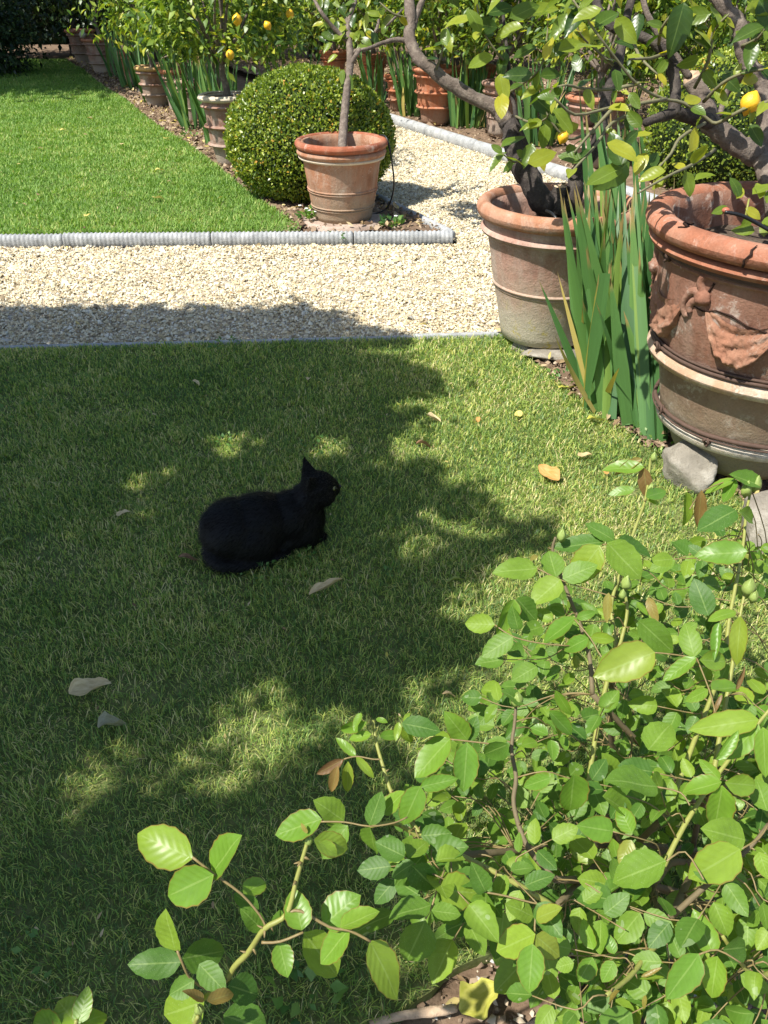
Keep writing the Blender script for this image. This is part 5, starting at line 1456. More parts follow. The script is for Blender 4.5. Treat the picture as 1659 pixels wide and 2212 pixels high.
sh = thing('shade_tree', 'broad tree standing beside the near lawn and shading it', 'tree', (-4.6, 0.4, 0))
SH_TPL = [(np.array([(0, 0, 0), (-0.25, 0.45, 0.05), (0, 1, -0.1), (0.25, 0.45, 0.05)], float), np.array([(0, 2, 1), (0, 3, 2)]), np.zeros((4, 2)))]
V, F, L = instance(SH_TPL, P, frames(rng.normal(size=(n, 3)), np.array(SUN) * 1.4 + rng.normal(size=(n, 3)) * 0.45), 0.085 * rng.uniform(0.7, 1.3, n))
part('crown', V, F, M['shade_leaf'], sh, True, L)
pts, rr = smooth_path([(-4.6, 0.4, -0.1), (-4.5, 0.35, 1.0), (-4.55, 0.4, 2.1), (-4.3, 0.5, 3.0)], [0.20, 0.16, 0.14, 0.10], 5)
V, F = tube(pts, rr, 14, 0.06); part('trunk', V, F, M['bark'], sh)
bits = []
for k in rng.integers(0, n, 16):
    e = Vector(P[k]); b_ = Vector((-4.4, 0.45, 2.6)); m_ = b_.lerp(e, 0.5) + Vector((0, 0, 0.15))
    pts, rr = smooth_path([b_, m_, e], [0.05, 0.03, 0.008], 4); bits.append(tube(pts, rr, 7, 0.1))
V, F = merge(bits); part('limbs', V, F, M['bark'], sh)

# ------------------------------------------------------------------ roses
def rose_prof(v): return 0.33 * (v ** 0.58 * max(0.0, 1 - v) ** 0.82) / 0.388
ROSE_TPL = [leaf_tpl(10, rose_prof, fd, cu, tw, wv, 0.07, ph) for fd, cu, tw, wv, ph in
            ((0.22, 0.05, 0.1, 0.02, 0), (0.38, 0.12, -0.2, 0.03, 2), (0.12, 0.02, 0.15, 0.03, 4), (0.52, 0.14, 0.2, 0.03, 1), (0.30, 0.08, -0.1, 0.04, 3), (0.9, 0.3, 0.1, 0.02, 5))]
def leaf_meshes(mat): return [build_mesh('rose_leaf', t[0], t[1], M[mat], True, np.concatenate([t[2], np.zeros((len(t[2]), 1))], 1)) for t in ROSE_TPL]
ROSE_ME, YOUNG_ME, RED_ME = leaf_meshes('rose'), leaf_meshes('rose_young'), leaf_meshes('rose_red')

def rose_leaf(parent, base, b, t, d, young, w=1.0, face=None, pool=None):
    """leaflet from b to t of the survey drawing at distance d"""
    p0 = at(b[0], b[1], d); p1 = at(t[0], t[1], d + random.uniform(-0.02, 0.03))
    A = p1 - p0; L = A.length
    tocam = (Vector((0, 0, EYE)) - p0).normalized()
    N = face or (tocam * 0.75 + Vector((0, 0, 0.25)) + SUN * 0.35 + Vector((random.gauss(0, 0.28), random.gauss(0, 0.28), random.gauss(0, 0.2))))
    me = random.choice((pool or (YOUNG_ME if young else ROSE_ME))[:5])
    return place_leaf(parent, base, me, p0, A, N, (L * w * random.uniform(0.82, 1.0), L * 1.02, L))

def stem(parent, name, pl, r0, r1, mat, seg=7, sub=4, base_pt=None):
    pts3 = [at(*p) for p in pl]
    if base_pt is not None: pts3 = [Vector(base_pt)] + pts3
    pts, rr = smooth_path(pts3, [r0 + (r1 - r0) * i / (len(pts3) - 1) for i in range(len(pts3))], sub)
    V, F = tube(pts, rr, seg, 0.06)
    part(name, V, F, M[mat], parent)
    return pts

THORNS = []
def thorns(parent, pts, n):
    bits = []
    for _ in range(n):
        i = random.randrange(1, len(pts) - 1)
        p = pts[i]; d = (pts[i + 1] - pts[i - 1]).normalized()
        s = d.cross(Vector((random.gauss(0, 1), random.gauss(0, 1), random.gauss(0, 1)))).normalized()
        bits.append(tube([p, p + s * 0.008 - d * 0.002], [0.002, 0.0003], 5))
    THORNS.extend(bits)

def bud(parent, px, py, d, r):
    c = at(px, py, d)
    V, F = lathe([(0.001, -1.5), (0.22, -1.45), (0.3, -1.1), (0.75, -0.8), (1.0, -0.2), (0.9, 0.4), (0.5, 1.0), (0.15, 1.5), (0.001, 1.7)][0:] if False else [(0.001 * r, -1.5 * r), (0.25 * r, -1.45 * r), (0.35 * r, -1.1 * r), (0.8 * r, -0.75 * r), (1.0 * r, -0.1 * r), (0.85 * r, 0.5 * r), (0.45 * r, 1.1 * r), (0.12 * r, 1.6 * r), (0.001 * r, 1.75 * r)], 12, tuple(c), 0.05, px)
    part('bud', V, F, M['bud'], parent)

# --- the near shoot at the lower edge
RB1 = (0.02, 0.42, -0.02)
r1 = thing('rose_bush', 'young rose shoot with large bright leaves at the lower edge, before the shaded lawn', 'rose bush', RB1, 'rose bushes in the front bed')
D1 = 0.74
pts = stem(r1, 'cane', [(440, 2260, 0.86), (494, 2110, 0.78), (536, 2058, 0.76), (572, 2006, D1), (619, 1975, D1), (640, 1902, D1), (655, 1850, D1), (665, 1815, D1)], 0.0036, 0.0018, 'cane', 8, 4, RB1)
thorns(r1, pts, 12)
V, F = merge(THORNS); part('thorns', V, F, M['rachis'], r1, kind='stuff'); THORNS.clear()
for pl_, r in ((((416, 1852, D1), (462, 1888, D1), (520, 1930, D1), (560, 1975, D1), (575, 2004, D1)), 0.0014),
               (((622, 1972, D1), (650, 1968, D1), (712, 2003, D1), (754, 2010, D1), (801, 2034, D1)), 0.0016),
               (((565, 2036, D1), (605, 2034, D1), (655, 2014, D1)), 0.0015),
               (((383, 2053, D1 + 0.02), (393, 2078, D1 + 0.02), (415, 2118, D1 + 0.03), (470, 2150, 0.80)), 0.0014)):
    stem(r1, 'leaf_stalk', list(pl_), r, r * 0.8, 'rachis', 6, 3)
for b, t, y_, w in (((418, 1855), (289, 1800), 1, 1.0), ((460, 1886), (510, 1803), 1, 1.25), ((463, 1889), (354, 1941), 1, 1.1), ((525, 1931), (576, 1900), 1, 1.15), ((504, 1931), (562, 1964), 0, 1.0),
                    ((380, 2053), (350, 1972), 0, 1.15), ((392, 2079), (274, 2084), 0, 0.95), ((393, 2070), (491, 2055), 0, 1.1), ((420, 2118), (364, 2150), 0, 1.3), ((430, 2082), (486, 2142), 0, 1.1), ((492, 2128), (562, 2150), 0, 1.2),
                    ((440, 2165), (352, 2194), 0, 1.2), ((482, 2192), (580, 2225), 0, 1.2), ((652, 2010), (634, 1918), 1, 1.25), ((697, 1998), (776, 1932), 1, 1.25), ((735, 2005), (818, 1962), 1, 1.0), ((756, 2006), (690, 2082), 1, 1.0),
                    ((655, 2014), (735, 2112), 0, 1.0), ((603, 2036), (622, 2112), 1, 1.1), ((800, 2032), (860, 2160), 1, 0.95), ((567, 2008), (520, 1962), 0, 1.0), ((575, 2010), (610, 1975), 0, 1.2),
                    ((696, 1770), (593, 1802), 1, 1.0), ((678, 1814), (756, 1834), 1, 0.9), ((690, 1820), (730, 1850), 1, 1.0)):
    rose_leaf(r1, RB1, b, t, D1 + random.uniform(-0.012, 0.02) + (0.03 if not y_ else 0), y_, w)
rose_leaf(r1, RB1, (447, 2163), (508, 2144), 0.73, 1, 0.7, None, RED_ME)
rose_leaf(r1, RB1, (440, 2160), (398, 2140), 0.73, 1, 0.6, None, RED_ME)
rose_leaf(r1, RB1, (664, 1800), (650, 1778), 0.73, 1, 0.7, None, RED_ME)
bud(r1, 666, 1815, D1, 0.0042); bud(r1, 430, 2180, 0.74, 0.005); bud(r1, 424, 2200, 0.75, 0.005)
stem(r1, 'cane', [(400, 2260, 0.82), (415, 2225, 0.76), (428, 2195, 0.74)], 0.003, 0.002, 'cane')

# --- the cluster in the lower left corner
RB0 = (-0.36, 0.40, -0.02)
r0 = thing('rose_bush', 'rose sprig poking into the lower left corner', 'rose bush', RB0, 'rose bushes in the front bed')
stem(r0, 'cane', [(150, 2290, 0.80), (160, 2240, 0.76), (165, 2205, 0.74)], 0.004, 0.002, 'cane', 7, 4, RB0)
for b, t, w in (((165, 2212), (125, 2160), 1.2), ((175, 2210), (232, 2190), 1.1), ((170, 2215), (190, 2130), 1.1), ((140, 2230), (60, 2205), 1.0), ((200, 2225), (235, 2240), 1.0), ((150, 2235), (90, 2260), 1.0)):
    rose_leaf(r0, RB0, b, t, 0.75, 1, w)

# --- the main bush
RB2 = (0.62, 0.86, -0.02)
r2 = thing('rose_bush', 'large leafy rose bush filling the lower right, budding shoots on top', 'rose bush', RB2, 'rose bushes in the front bed')
def bd(y): return np.interp(y, [980, 1150, 1300, 1500, 1700, 1900, 2212], [1.42, 1.30, 1.22, 1.12, 1.02, 0.92, 0.86])
CANES = [
    [(1405, 990), (1396, 1070), (1379, 1122), (1363, 1166), (1339, 1242), (1320, 1310), (1330, 1400), (1312, 1470), (1290, 1570), (1270, 1700)],
    [(1625, 1045), (1612, 1110), (1605, 1180), (1590, 1260), (1575, 1340), (1560, 1440), (1500, 1600), (1440, 1760)],
    [(1345, 1260), (1355, 1320), (1340, 1390), (1325, 1440)],
    [(1115, 1510), (1112, 1560), (1105, 1620), (1115, 1680), (1110, 1740), (1140, 1830), (1200, 1900)],
    [(806, 1556), (813, 1603), (827, 1654), (846, 1712), (880, 1765), (930, 1820), (1000, 1850), (1100, 1900), (1200, 1960)],
    [(1610, 1275), (1595, 1350), (1580, 1450), (1560, 1560), (1540, 1680)],
    [(1690, 1500), (1640, 1560), (1560, 1660), (1480, 1780), (1420, 1900)],
    [(1660, 1780), (1620, 1830), (1540, 1900), (1450, 1980)],
    [(1310, 2150), (1360, 2110), (1400, 2060), (1440, 2020)],
    [(1560, 2020), (1600, 2080), (1640, 2110), (1700, 2080)],
    [(800, 1786), (850, 1778), (900, 1805), (960, 1850)],
    [(1200, 1160), (1195, 1200), (1230, 1290), (1270, 1400), (1280, 1500)],
]
cane_pts = []
for i, c in enumerate(CANES):
    pl_ = [(x_, y_, float(bd(y_)) + 0.02 + (0.12 * k / len(c))) for k, (x_, y_) in enumerate(c)]
    p = stem(r2, 'cane', pl_, 0.0022, 0.0040, 'cane' if i % 4 != 3 else 'cane_old', 8, 4)
    low_ = p[-1]
    foot = Vector((RB2[0] + random.uniform(-0.14, 0.25), RB2[1] + random.uniform(-0.1, 0.16), -0.02))
    pts_, rr_ = smooth_path([low_, low_.lerp(foot, 0.5) + Vector((random.uniform(-0.03, 0.03), 0.02, 0)), foot], [0.0048, 0.0055, 0.0062], 5)
    V, F = tube(pts_, rr_, 8, 0.06); part('cane', V, F, M['cane_old'], r2)
    thorns(r2, p, 8)
    cane_pts += p + pts_
EXP = [ # base, tip, young, width
    ((743, 1773), (681, 1729), 0, 1.1), ((752, 1783), (692, 1856), 0, 1.05), ((798, 1783), (825, 1710), 0, 1.0), ((800, 1786), (806, 1848), 0, 1.0), ((827, 1759), (872, 1708), 1, 1.2),
    ((908, 1698), (870, 1782), 1, 1.1), ((907, 1700), (990, 1682), 1, 0.8), ((1010, 1599), (962, 1540), 1, 0.9), ((973, 1596), (894, 1678), 1, 0.95), ((1010, 1603), (1000, 1714), 1, 0.85), ((1008, 1600), (1030, 1548), 0, 1.1),
    ((868, 1562), (951, 1580), 0, 0.9), ((1100, 1606), (1042, 1634), 0, 1.1), ((1095, 1600), (1050, 1603), 0, 0.9),
    ((874, 1851), (811, 1816), 0, 1.1), ((881, 1854), (924, 1812), 0, 1.15), ((895, 1863), (846, 1896), 0, 1.1), ((890, 1870), (942, 1921), 0, 1.15), ((930, 1956), (841, 1978), 0, 1.1), ((919, 1987), (877, 2084), 0, 1.15),
    ((932, 1967), (997, 1974), 0, 0.9), ((949, 1922), (1030, 1930), 1, 1.5), ((1051, 1929), (1040, 2000), 0, 1.1), ((1048, 1926), (1022, 1866), 0, 1.1), ((1153, 1980), (1093, 1952), 0, 1.0), ((1157, 2018), (1070, 2054), 1, 1.05),
    ((1157, 2021), (1210, 2067), 1, 1.1), ((1151, 2038), (1142, 2149), 1, 1.0), ((1158, 1985), (1212, 1960), 1, 0.9),
    ((1305, 1172), (1193, 1181), 0, 0.75), ((1327, 1168), (1266, 1130), 0, 0.9), ((1297, 1178), (1234, 1262), 1, 1.0), ((1311, 1172), (1389, 1250), 0, 1.0), ((1325, 1175), (1415, 1200), 0, 0.8),
    ((1161, 1228), (1065, 1235), 0, 0.95), ((1201, 1248), (1186, 1186), 0, 1.2), ((1211, 1252), (1148, 1304), 0, 1.1), ((1215, 1250), (1290, 1220), 0, 1.0), ((1069, 1350), (1002, 1345), 0, 1.05), ((1111, 1294), (1076, 1372), 1, 0.9),
    ((1109, 1376), (1040, 1418), 0, 1.1), ((1116, 1292), (1160, 1342), 0, 1.2), ((1120, 1360), (1105, 1310), 0, 1.0),
    ((1241, 1338), (1169, 1388), 1, 0.8), ((1245, 1335), (1288, 1322), 1, 0.9), ((1271, 1378), (1218, 1406), 1, 0.9), ((1276, 1376), (1330, 1382), 1, 0.8), ((1415, 1410), (1282, 1458), 1, 0.95), ((1290, 1450), (1405, 1400), 0, 0.9),
    ((1591, 1102), (1507, 1144), 0, 1.0), ((1596, 1104), (1633, 1126), 0, 1.0), ((1615, 1192), (1501, 1199), 1, 0.95), ((1592, 1036), (1560, 1084), 1, 0.9), ((1588, 1034), (1522, 1064), 1, 0.7), ((1640, 1050), (1582, 1020), 0, 0.9),
    ((1371, 1056), (1314, 1067), 1, 0.7), ((1395, 1074), (1440, 1060), 1, 0.8), ((1398, 1076), (1425, 1090), 1, 0.7), ((1392, 1010), (1300, 1012), 1, 0.7),
    ((1380, 1340), (1455, 1410), 0, 0.9), ((1500, 1420), (1480, 1345), 0, 1.0), ((1505, 1420), (1430, 1470), 1, 0.7), ((1510, 1425), (1575, 1430), 1, 0.9), ((1530, 1490), (1480, 1515), 1, 0.9), ((1535, 1490), (1600, 1480), 1, 0.8),
    ((1530, 1330), (1500, 1250), 0, 1.0), ((1590, 1320), (1530, 1340), 1, 0.7), ((1600, 1330), (1590, 1440), 1, 0.6), ((1555, 1345), (1540, 1425), 1, 0.5),
    ((1640, 1555), (1490, 1575), 1, 0.7), ((1640, 1565), (1570, 1640), 1, 0.8), ((1648, 1570), (1655, 1680), 1, 0.8), ((1560, 1690), (1470, 1710), 1, 1.0), ((1560, 1695), (1545, 1800), 1, 1.0), ((1555, 1685), (1510, 1640), 1, 0.9), ((1565, 1690), (1640, 1700), 1, 0.9),
    ((1600, 1835), (1488, 1898), 1, 1.1), ((1610, 1815), (1520, 1790), 0, 1.1), ((1640, 1840), (1660, 1900), 1, 1.2), ((1420, 1700), (1312, 1680), 0, 1.05), ((1440, 1860), (1318, 1905), 0, 1.05), ((1300, 1720), (1380, 1760), 0, 0.9), ((1240, 1670), (1235, 1760), 1, 1.0), ((1190, 1680), (1130, 1700), 1, 0.9),
    ((1540, 2060), (1500, 1965), 1, 1.0), ((1510, 2060), (1440, 2160), 1, 1.0), ((1550, 2065), (1535, 2160), 1, 1.0), ((1560, 2050), (1620, 2050), 0, 1.1), ((1400, 1620), (1450, 1560), 0, 1.2), ((1240, 2080), (1200, 2090), 0, 1.2),
    ((1130, 1520), (1085, 1490), 0, 1.2), ((1160, 1440), (1105, 1470), 0, 1.0), ((1190, 1540), (1215, 1600), 1, 0.7), ((1185, 1535), (1240, 1590), 1, 0.7),
]
NL = 0
for b, t, y_, w in EXP:
    rose_leaf(r2, RB2, b, t, float(bd((b[1] + t[1]) / 2)) + random.uniform(-0.02, 0.02), y_, w); NL += 1
for pl_ in (((690, 1775), (745, 1776), (798, 1785), (850, 1778), (880, 1765)), ((743, 1640), (770, 1634), (805, 1640), (822, 1640)), ((973, 1597), (1010, 1601), (1060, 1607), (1100, 1612)), ((874, 1852), (893, 1866), (920, 1880), (960, 1900)),
            ((919, 1985), (932, 1960), (945, 1920), (960, 1880)), ((1051, 1928), (1090, 1935), (1150, 1950), (1200, 1960)), ((1157, 2040), (1155, 2000), (1160, 1960)), ((1300, 1176), (1330, 1175), (1365, 1165)), ((1161, 1228), (1205, 1250), (1260, 1270), (1330, 1290)),
            ((1069, 1350), (1110, 1376), (1170, 1390), (1230, 1395)), ((1241, 1338), (1275, 1378), (1300, 1420), (1325, 1440)), ((1415, 1410), (1440, 1412), (1500, 1420)), ((1505, 1422), (1532, 1490), (1545, 1540)), ((1490, 1100), (1520, 1060), (1590, 1036), (1612, 1060)),
            ((1510, 2062), (1550, 2052), (1600, 2080)), ((1440, 1860), (1480, 1840), (1520, 1900)), ((1600, 1835), (1640, 1810), (1660, 1780)), ((1420, 1700), (1470, 1712), (1490, 1740))):
    stem(r2, 'leaf_stalk', [(x_, y_, float(bd(y_)) + 0.005) for x_, y_ in pl_], 0.0012, 0.0011, 'rachis', 6, 3)
# reddish young leaves of the small shoot and other tips
for b, t, w in (((769, 1633), (725, 1593), 0.6), ((743, 1640), (681, 1674), 0.55), ((731, 1654), (713, 1714), 0.6), ((752, 1644), (750, 1716), 0.55), ((769, 1635), (809, 1682), 0.55), ((803, 1586), (751, 1597), 0.7), ((793, 1559), (730, 1580), 0.6), ((812, 1553), (838, 1560), 0.8),
                (( 820, 1590), (868, 1588), 0.8), ((862, 1560), (855, 1600), 0.7), ((878, 1565), (884, 1608), 0.7), ((872, 1560), (886, 1538), 0.6)):
    rose_leaf(r2, RB2, b, t, float(bd(b[1])) + random.uniform(-0.01, 0.01), 1, w, None, YOUNG_ME if random.random() < 0.65 else RED_ME); NL += 1
for b, t, w, f_ in (((780, 1540), (764, 1578), 0.7, 1), ((1388, 992), (1326, 1024), 0.55, 1), ((1390, 1010), (1400, 1080), 0.7, 1), ((1483, 1062), (1480, 1140), 0.5, 0), ((1515, 1058), (1508, 1146), 0.5, 1), ((1315, 1280), (1310, 1345), 0.55, 1), ((1375, 1300), (1400, 1330), 0.6, 1), ((1400, 1290), (1420, 1345), 0.7, 1),
                    ((1160, 1200), (1145, 1210), 0.8, 1), ((1200, 1490), (1235, 1550), 0.6, 1), ((1560, 1500), (1540, 1545), 0.3, 1), ((1590, 1490), (1610, 1440), 0.3, 1), ((1385, 2110), (1430, 2090), 0.3, 1), ((1380, 2115), (1440, 2110), 0.25, 1), ((1340, 2140), (1310, 2170), 0.3, 1), ((1395, 2150), (1390, 2180), 0.5, 1), ((1545, 1640), (1600, 1580), 0.5, 0)):
    rose_leaf(r2, RB2, b, t, float(bd(b[1])) - 0.01, 1, w, None, RED_ME if f_ and random.random() < 0.5 else YOUNG_ME); NL += 1
for px, py, r in ((1633, 1046, 0.0105), (1613, 1058, 0.0095), (1617, 1270, 0.0105), (1353, 1262, 0.009), (1213, 1158, 0.008), (1117, 1512, 0.009), (1345, 1284, 0.006), (1412, 990, 0.006), (1405, 1056, 0.006), (1628, 1290, 0.007)):
    bud(r2, px, py, float(bd(py)), r)
# the mass behind, compound leaf by compound leaf
MASS = [(1090, 1490), (1110, 1380), (1200, 1320), (1330, 1260), (1440, 1200), (1560, 1150), (1700, 1120), (1700, 2260), (1250, 2260), (1215, 2160), (1190, 2110), (1110, 2030), (1010, 1960), (930, 1890), (870, 1790), (960, 1690), (1040, 1620)]
def fill(count, d0, d1, sink):
    global NL
    tries = 0
    out = []
    while len(out) < count and tries < count * 40:
        tries += 1
        px = random.uniform(860, 1690); py = random.uniform(1150, 2250)
        if not pip(np.array([px]), np.array([py]), MASS)[0]: continue
        # openings where the lawn shows between the shoots
        hole = False
        for hx, hy, ha, hb in ((1180, 1700, 40, 40), (1190, 1920, 55, 40), (1440, 1560, 25, 20), (1130, 1440, 30, 40), (1640, 1410, 25, 60), (1250, 1500, 20, 40), (1330, 1560, 22, 30)):
            if ((px - hx) / ha) ** 2 + ((py - hy) / hb) ** 2 < 1: hole = True
        if hole: continue
        out.append((px, py, float(bd(py)) + random.uniform(d0, d1)))
    return out
rest_P, rest_A, rest_N, rest_S = [], [], [], []
bits = []
cp = np.array([tuple(p) for p in cane_pts])
for j, (px, py, d) in enumerate(fill(110, 0.02, 0.22, 0) + fill(190, 0.15, 0.55, 0)):
    c = at(px, py, d)
    if c.z < 0.04: continue
    k = int(((cp - np.array(c)) ** 2).sum(1).argmin()); q = Vector(cp[k])
    if (q - c).length > 0.3: q = c + (q - c).normalized() * 0.12
    dirv = (c - q); dirv.z *= 0.3
    dirv = (dirv.normalized() + Vector((random.gauss(0, 0.5), random.gauss(0, 0.5), random.gauss(0, 0.15)))).normalized()
    size = random.uniform(0.030, 0.050)
    tip = c + dirv * size * 1.5
    nrm = (Vector((-0.1, -0.35, 0.85)) + SUN * 0.3 + Vector((random.gauss(0, 0.28), random.gauss(0, 0.28), 0))).normalized()
    sd = dirv.cross(nrm).normalized()
    pts_, rr_ = smooth_path([q, q.lerp(c, 0.5) + Vector((0, 0, 0.015)), c, tip], [0.0012, 0.001, 0.0009, 0.0008], 3)
    bits.append(tube(pts_, rr_, 5))
    young = random.random() < 0.34
    for (f_, s_) in ((0.0, 1), (0.0, -1), (0.75, 1), (0.75, -1), (1.5, 0)):
        if random.random() < 0.06: continue
        p0 = c + dirv * size * f_ + sd * s_ * 0.004
        A = dirv * (0.45 if s_ else 1) + sd * s_ * 0.9 + Vector((0, 0, random.gauss(-0.15, 0.2)))
        N = nrm + Vector((random.gauss(0, 0.25), random.gauss(0, 0.25), random.gauss(0, 0.1)))
        L = size * (0.82 if f_ == 0.0 else 1.0 if s_ else 1.15) * random.uniform(0.85, 1.15)
        if NL < 300:
            place_leaf(r2, RB2, random.choice((YOUNG_ME if young else ROSE_ME)[:5]), p0, A, N, (L * random.uniform(0.85, 1.1), L, L)); NL += 1
        else:
            rest_P.append(tuple(p0)); rest_A.append(tuple(A)); rest_N.append(tuple(N)); rest_S.append(L)
V, F = merge(bits); part('leaf_stalks', V, F, M['rachis'], r2, kind='stuff')
V, F = merge(THORNS); part('thorns', V, F, M['rachis'], r2, kind='stuff')
if rest_P:
    V, F, L = instance(ROSE_TPL, np.array(rest_P), frames(np.array(rest_A), np.array(rest_N)), np.array(rest_S))
    part('foliage', V, F, M['rose'], r2, True, L, kind='stuff')

# ------------------------------------------------------------------ fallen leaves
DRY = {}
def dry_mat(name, c, c2):
    m, nt, out = new_mat('dry_' + name)
    at_ = nt.nodes.new('ShaderNodeAttribute'); at_.attribute_name = 'lc'
    n_ = nz(nt, 3.5, 4, 0.6, at_.outputs['Vector'])
    col = ramp(nt, n_, [(0.35, c), (0.65, c2)])
    p = principled(nt, None, col, 0.65, None, 0.3)
    t_ = nt.nodes.new('ShaderNodeBsdfTranslucent'); nt.links.new(col, t_.inputs[0])
    mx = nt.nodes.new('ShaderNodeMixShader'); mx.inputs[0].default_value = 0.2
    nt.links.new(p.outputs[0], mx.inputs[1]); nt.links.new(t_.outputs[0], mx.inputs[2]); nt.links.new(mx.outputs[0], out.inputs[0])
    return m
DRY = {'tan': dry_mat('tan', (0.60, 0.44, 0.24), (0.68, 0.50, 0.24)), 'orange': dry_mat('orange', (0.50, 0.24, 0.06), (0.60, 0.36, 0.13)), 'pale': dry_mat('pale', (0.60, 0.45, 0.22), (0.80, 0.64, 0.36)),
       'brown': dry_mat('brown', (0.22, 0.12, 0.06), (0.36, 0.22, 0.12)), 'yellow': dry_mat('yellow', (0.60, 0.50, 0.10), (0.66, 0.58, 0.22)), 'green': dry_mat('green', (0.20, 0.28, 0.06), (0.32, 0.36, 0.10)), 'grey': dry_mat('grey', (0.30, 0.28, 0.16), (0.42, 0.40, 0.26)), 'lime': dry_mat('lime', (0.42, 0.42, 0.06), (0.55, 0.52, 0.12))}
def fallen(label, px, py, Lpx, ang, mat, w=0.30, fold=0.5, curl=0.15, z=0.024, twist=0.55, tilt=0.3, wave=0.09):
    g_ = gp(px, py, z)
    d = proj(g_)[2]
    L = Lpx * d / FD
    T = leaf_tpl(11, lambda v: w * (1 + 0.35 * noise.noise(Vector((v * 6, px * 0.37, py * 0.21)))) * math.sin(math.pi * min(1.0, 0.03 + 0.96 * v ** 0.8)) ** 0.7, fold, curl, twist, wave, 0, px)
    me = build_mesh('fallen_leaf', T[0] - np.array((0, 0.5, 0)), T[1], DRY[mat], True, np.concatenate([T[2], np.full((len(T[2]), 1), (px % 17) / 17)], 1))
    o = link('fallen_leaf', me)
    o.location = (g_.x, g_.y, z + max(0, -fold) * 0.05)
    o.rotation_euler = (random.uniform(-tilt, tilt), random.uniform(-tilt, tilt), math.radians(ang) - math.pi / 2)
    o.scale = (L, L, L)
    return tag(o, label, 'fallen leaf', 'fallen leaves')
fallen('large curled orange-tan leaf on the sunny lawn near the huge pot', 1187, 1025, 56, 125, 'orange', 0.32, 0.55, -0.2, 0.03, 0.3, 0.35)
fallen('long pale rolled leaf on the grass right of the cat', 705, 1268, 92, 42, 'pale', 0.13, 1.1, 0.03, 0.034, 0.5, 0.05, 0.05)
fallen('small pale leaf on shaded grass left of the cat', 266, 1108, 30, 20, 'pale', 0.3, 0.5)
fallen('pale torn leaf on shaded grass in the lower left', 196, 1487, 88, 22, 'pale', 0.30, 0.6, 0.1, 0.035, 0.5, 0.2, 0.12)
fallen('greyish crumpled leaf below the pale torn one', 245, 1562, 66, 35, 'grey', 0.36, 0.9, 0.3, 0.035, 0.6, 0.2, 0.12)
fallen('brown curled leaf at the shade edge above the cat', 916, 958, 36, 20, 'brown', 0.22, 0.9, 0.2, 0.028, 0.3)
fallen('whitish rolled leaf on lit grass above the brown one', 937, 904, 36, -35, 'pale', 0.2, 1.2, 0.1, 0.028)
fallen('greenish folded leaf at the edge of shade near the gravel', 906, 850, 34, -15, 'green', 0.22, 0.8)
fallen('dark and white speck of a leaf in the upper lawn shade', 667, 818, 22, 80, 'pale', 0.3, 0.9)
fallen('small white leaf in the upper lawn shade', 424, 826, 20, -40, 'pale', 0.3, 0.6)
fallen('brown leaf tucked behind the rump of the cat', 408, 1206, 44, 5, 'brown', 0.18, 0.8, 0.1)
fallen('olive leaf on the grass at the shadow tongue', 984, 1251, 40, 5, 'green', 0.25, 0.5)
fallen('flat tan leaf on sunny grass beside the irises', 1265, 982, 36, 10, 'tan', 0.22, 0.5)
fallen('pale yellow leaf on lit grass left of the irises', 1120, 893, 24, 100, 'yellow', 0.38, 0.3)
fallen('orange sliver of leaf on lit grass', 1033, 905, 22, 80, 'orange', 0.22, 0.6)
fallen('tan scrap at the lower rim of the big shadow', 972, 1500, 36, 10, 'tan', 0.16, 0.9)
fallen('green leaf at the left edge of the lawn', 16, 1168, 40, 25, 'green', 0.28, 0.4)
fallen('yellow-green leaf under the near irises', 1288, 904, 40, 5, 'lime', 0.25, 0.4)
fallen('yellow leaf fallen at the foot of the lichened pot', 1226, 835, 44, 20, 'lime', 0.25, 0.4)
fallen('tan leaf scrap on grass by the boulder', 1310, 1020, 22, 60, 'orange', 0.3, 0.4)
fallen('big yellow crumpled leaf on the stony rose bed', 1038, 2155, 112, 32, 'lime', 0.33, 0.5, 0.1, 0.012, 0.4, 0.15, 0.10)
fallen('yellow leaf in the middle of the far lawn', 342, 427, 26, 15, 'yellow', 0.35, 0.3, 0.1, 0.075)
fallen('pale leaf on the far lawn near its bed', 345, 366, 20, 20, 'yellow', 0.3, 0.3, 0.1, 0.075)
fallen('small yellow leaf low on the far lawn', 190, 464, 18, 40, 'yellow', 0.35, 0.3, 0.1, 0.075)
fallen('tiny yellow leaf at the left of the far lawn', 137, 280, 14, 30, 'yellow', 0.35, 0.3, 0.1, 0.075)
fallen('tiny white leaf on the far lawn', 264, 310, 12, 80, 'pale', 0.3, 0.3, 0.1, 0.075)
fallen('faded leaf high on the far lawn', 195, 255, 12, 0, 'yellow', 0.35, 0.3, 0.1, 0.075)
fallen('yellow leaf at the soil edge of the far lawn', 360, 298, 14, 30, 'yellow', 0.4, 0.3, 0.1, 0.075)
fallen('brown leaf lying on the gravel before the kerb', 10, 538, 16, 0, 'brown', 0.3, 0.4, 0.1, 0.0)
fallen('rusty leaf on the sunlit gravel', 502, 633, 14, 30, 'orange', 0.3, 0.4, 0.1, 0.0)
fallen('yellow leaf on the gravel by the lawn edge', 915, 700, 18, 20, 'yellow', 0.3, 0.4, 0.1, 0.0)

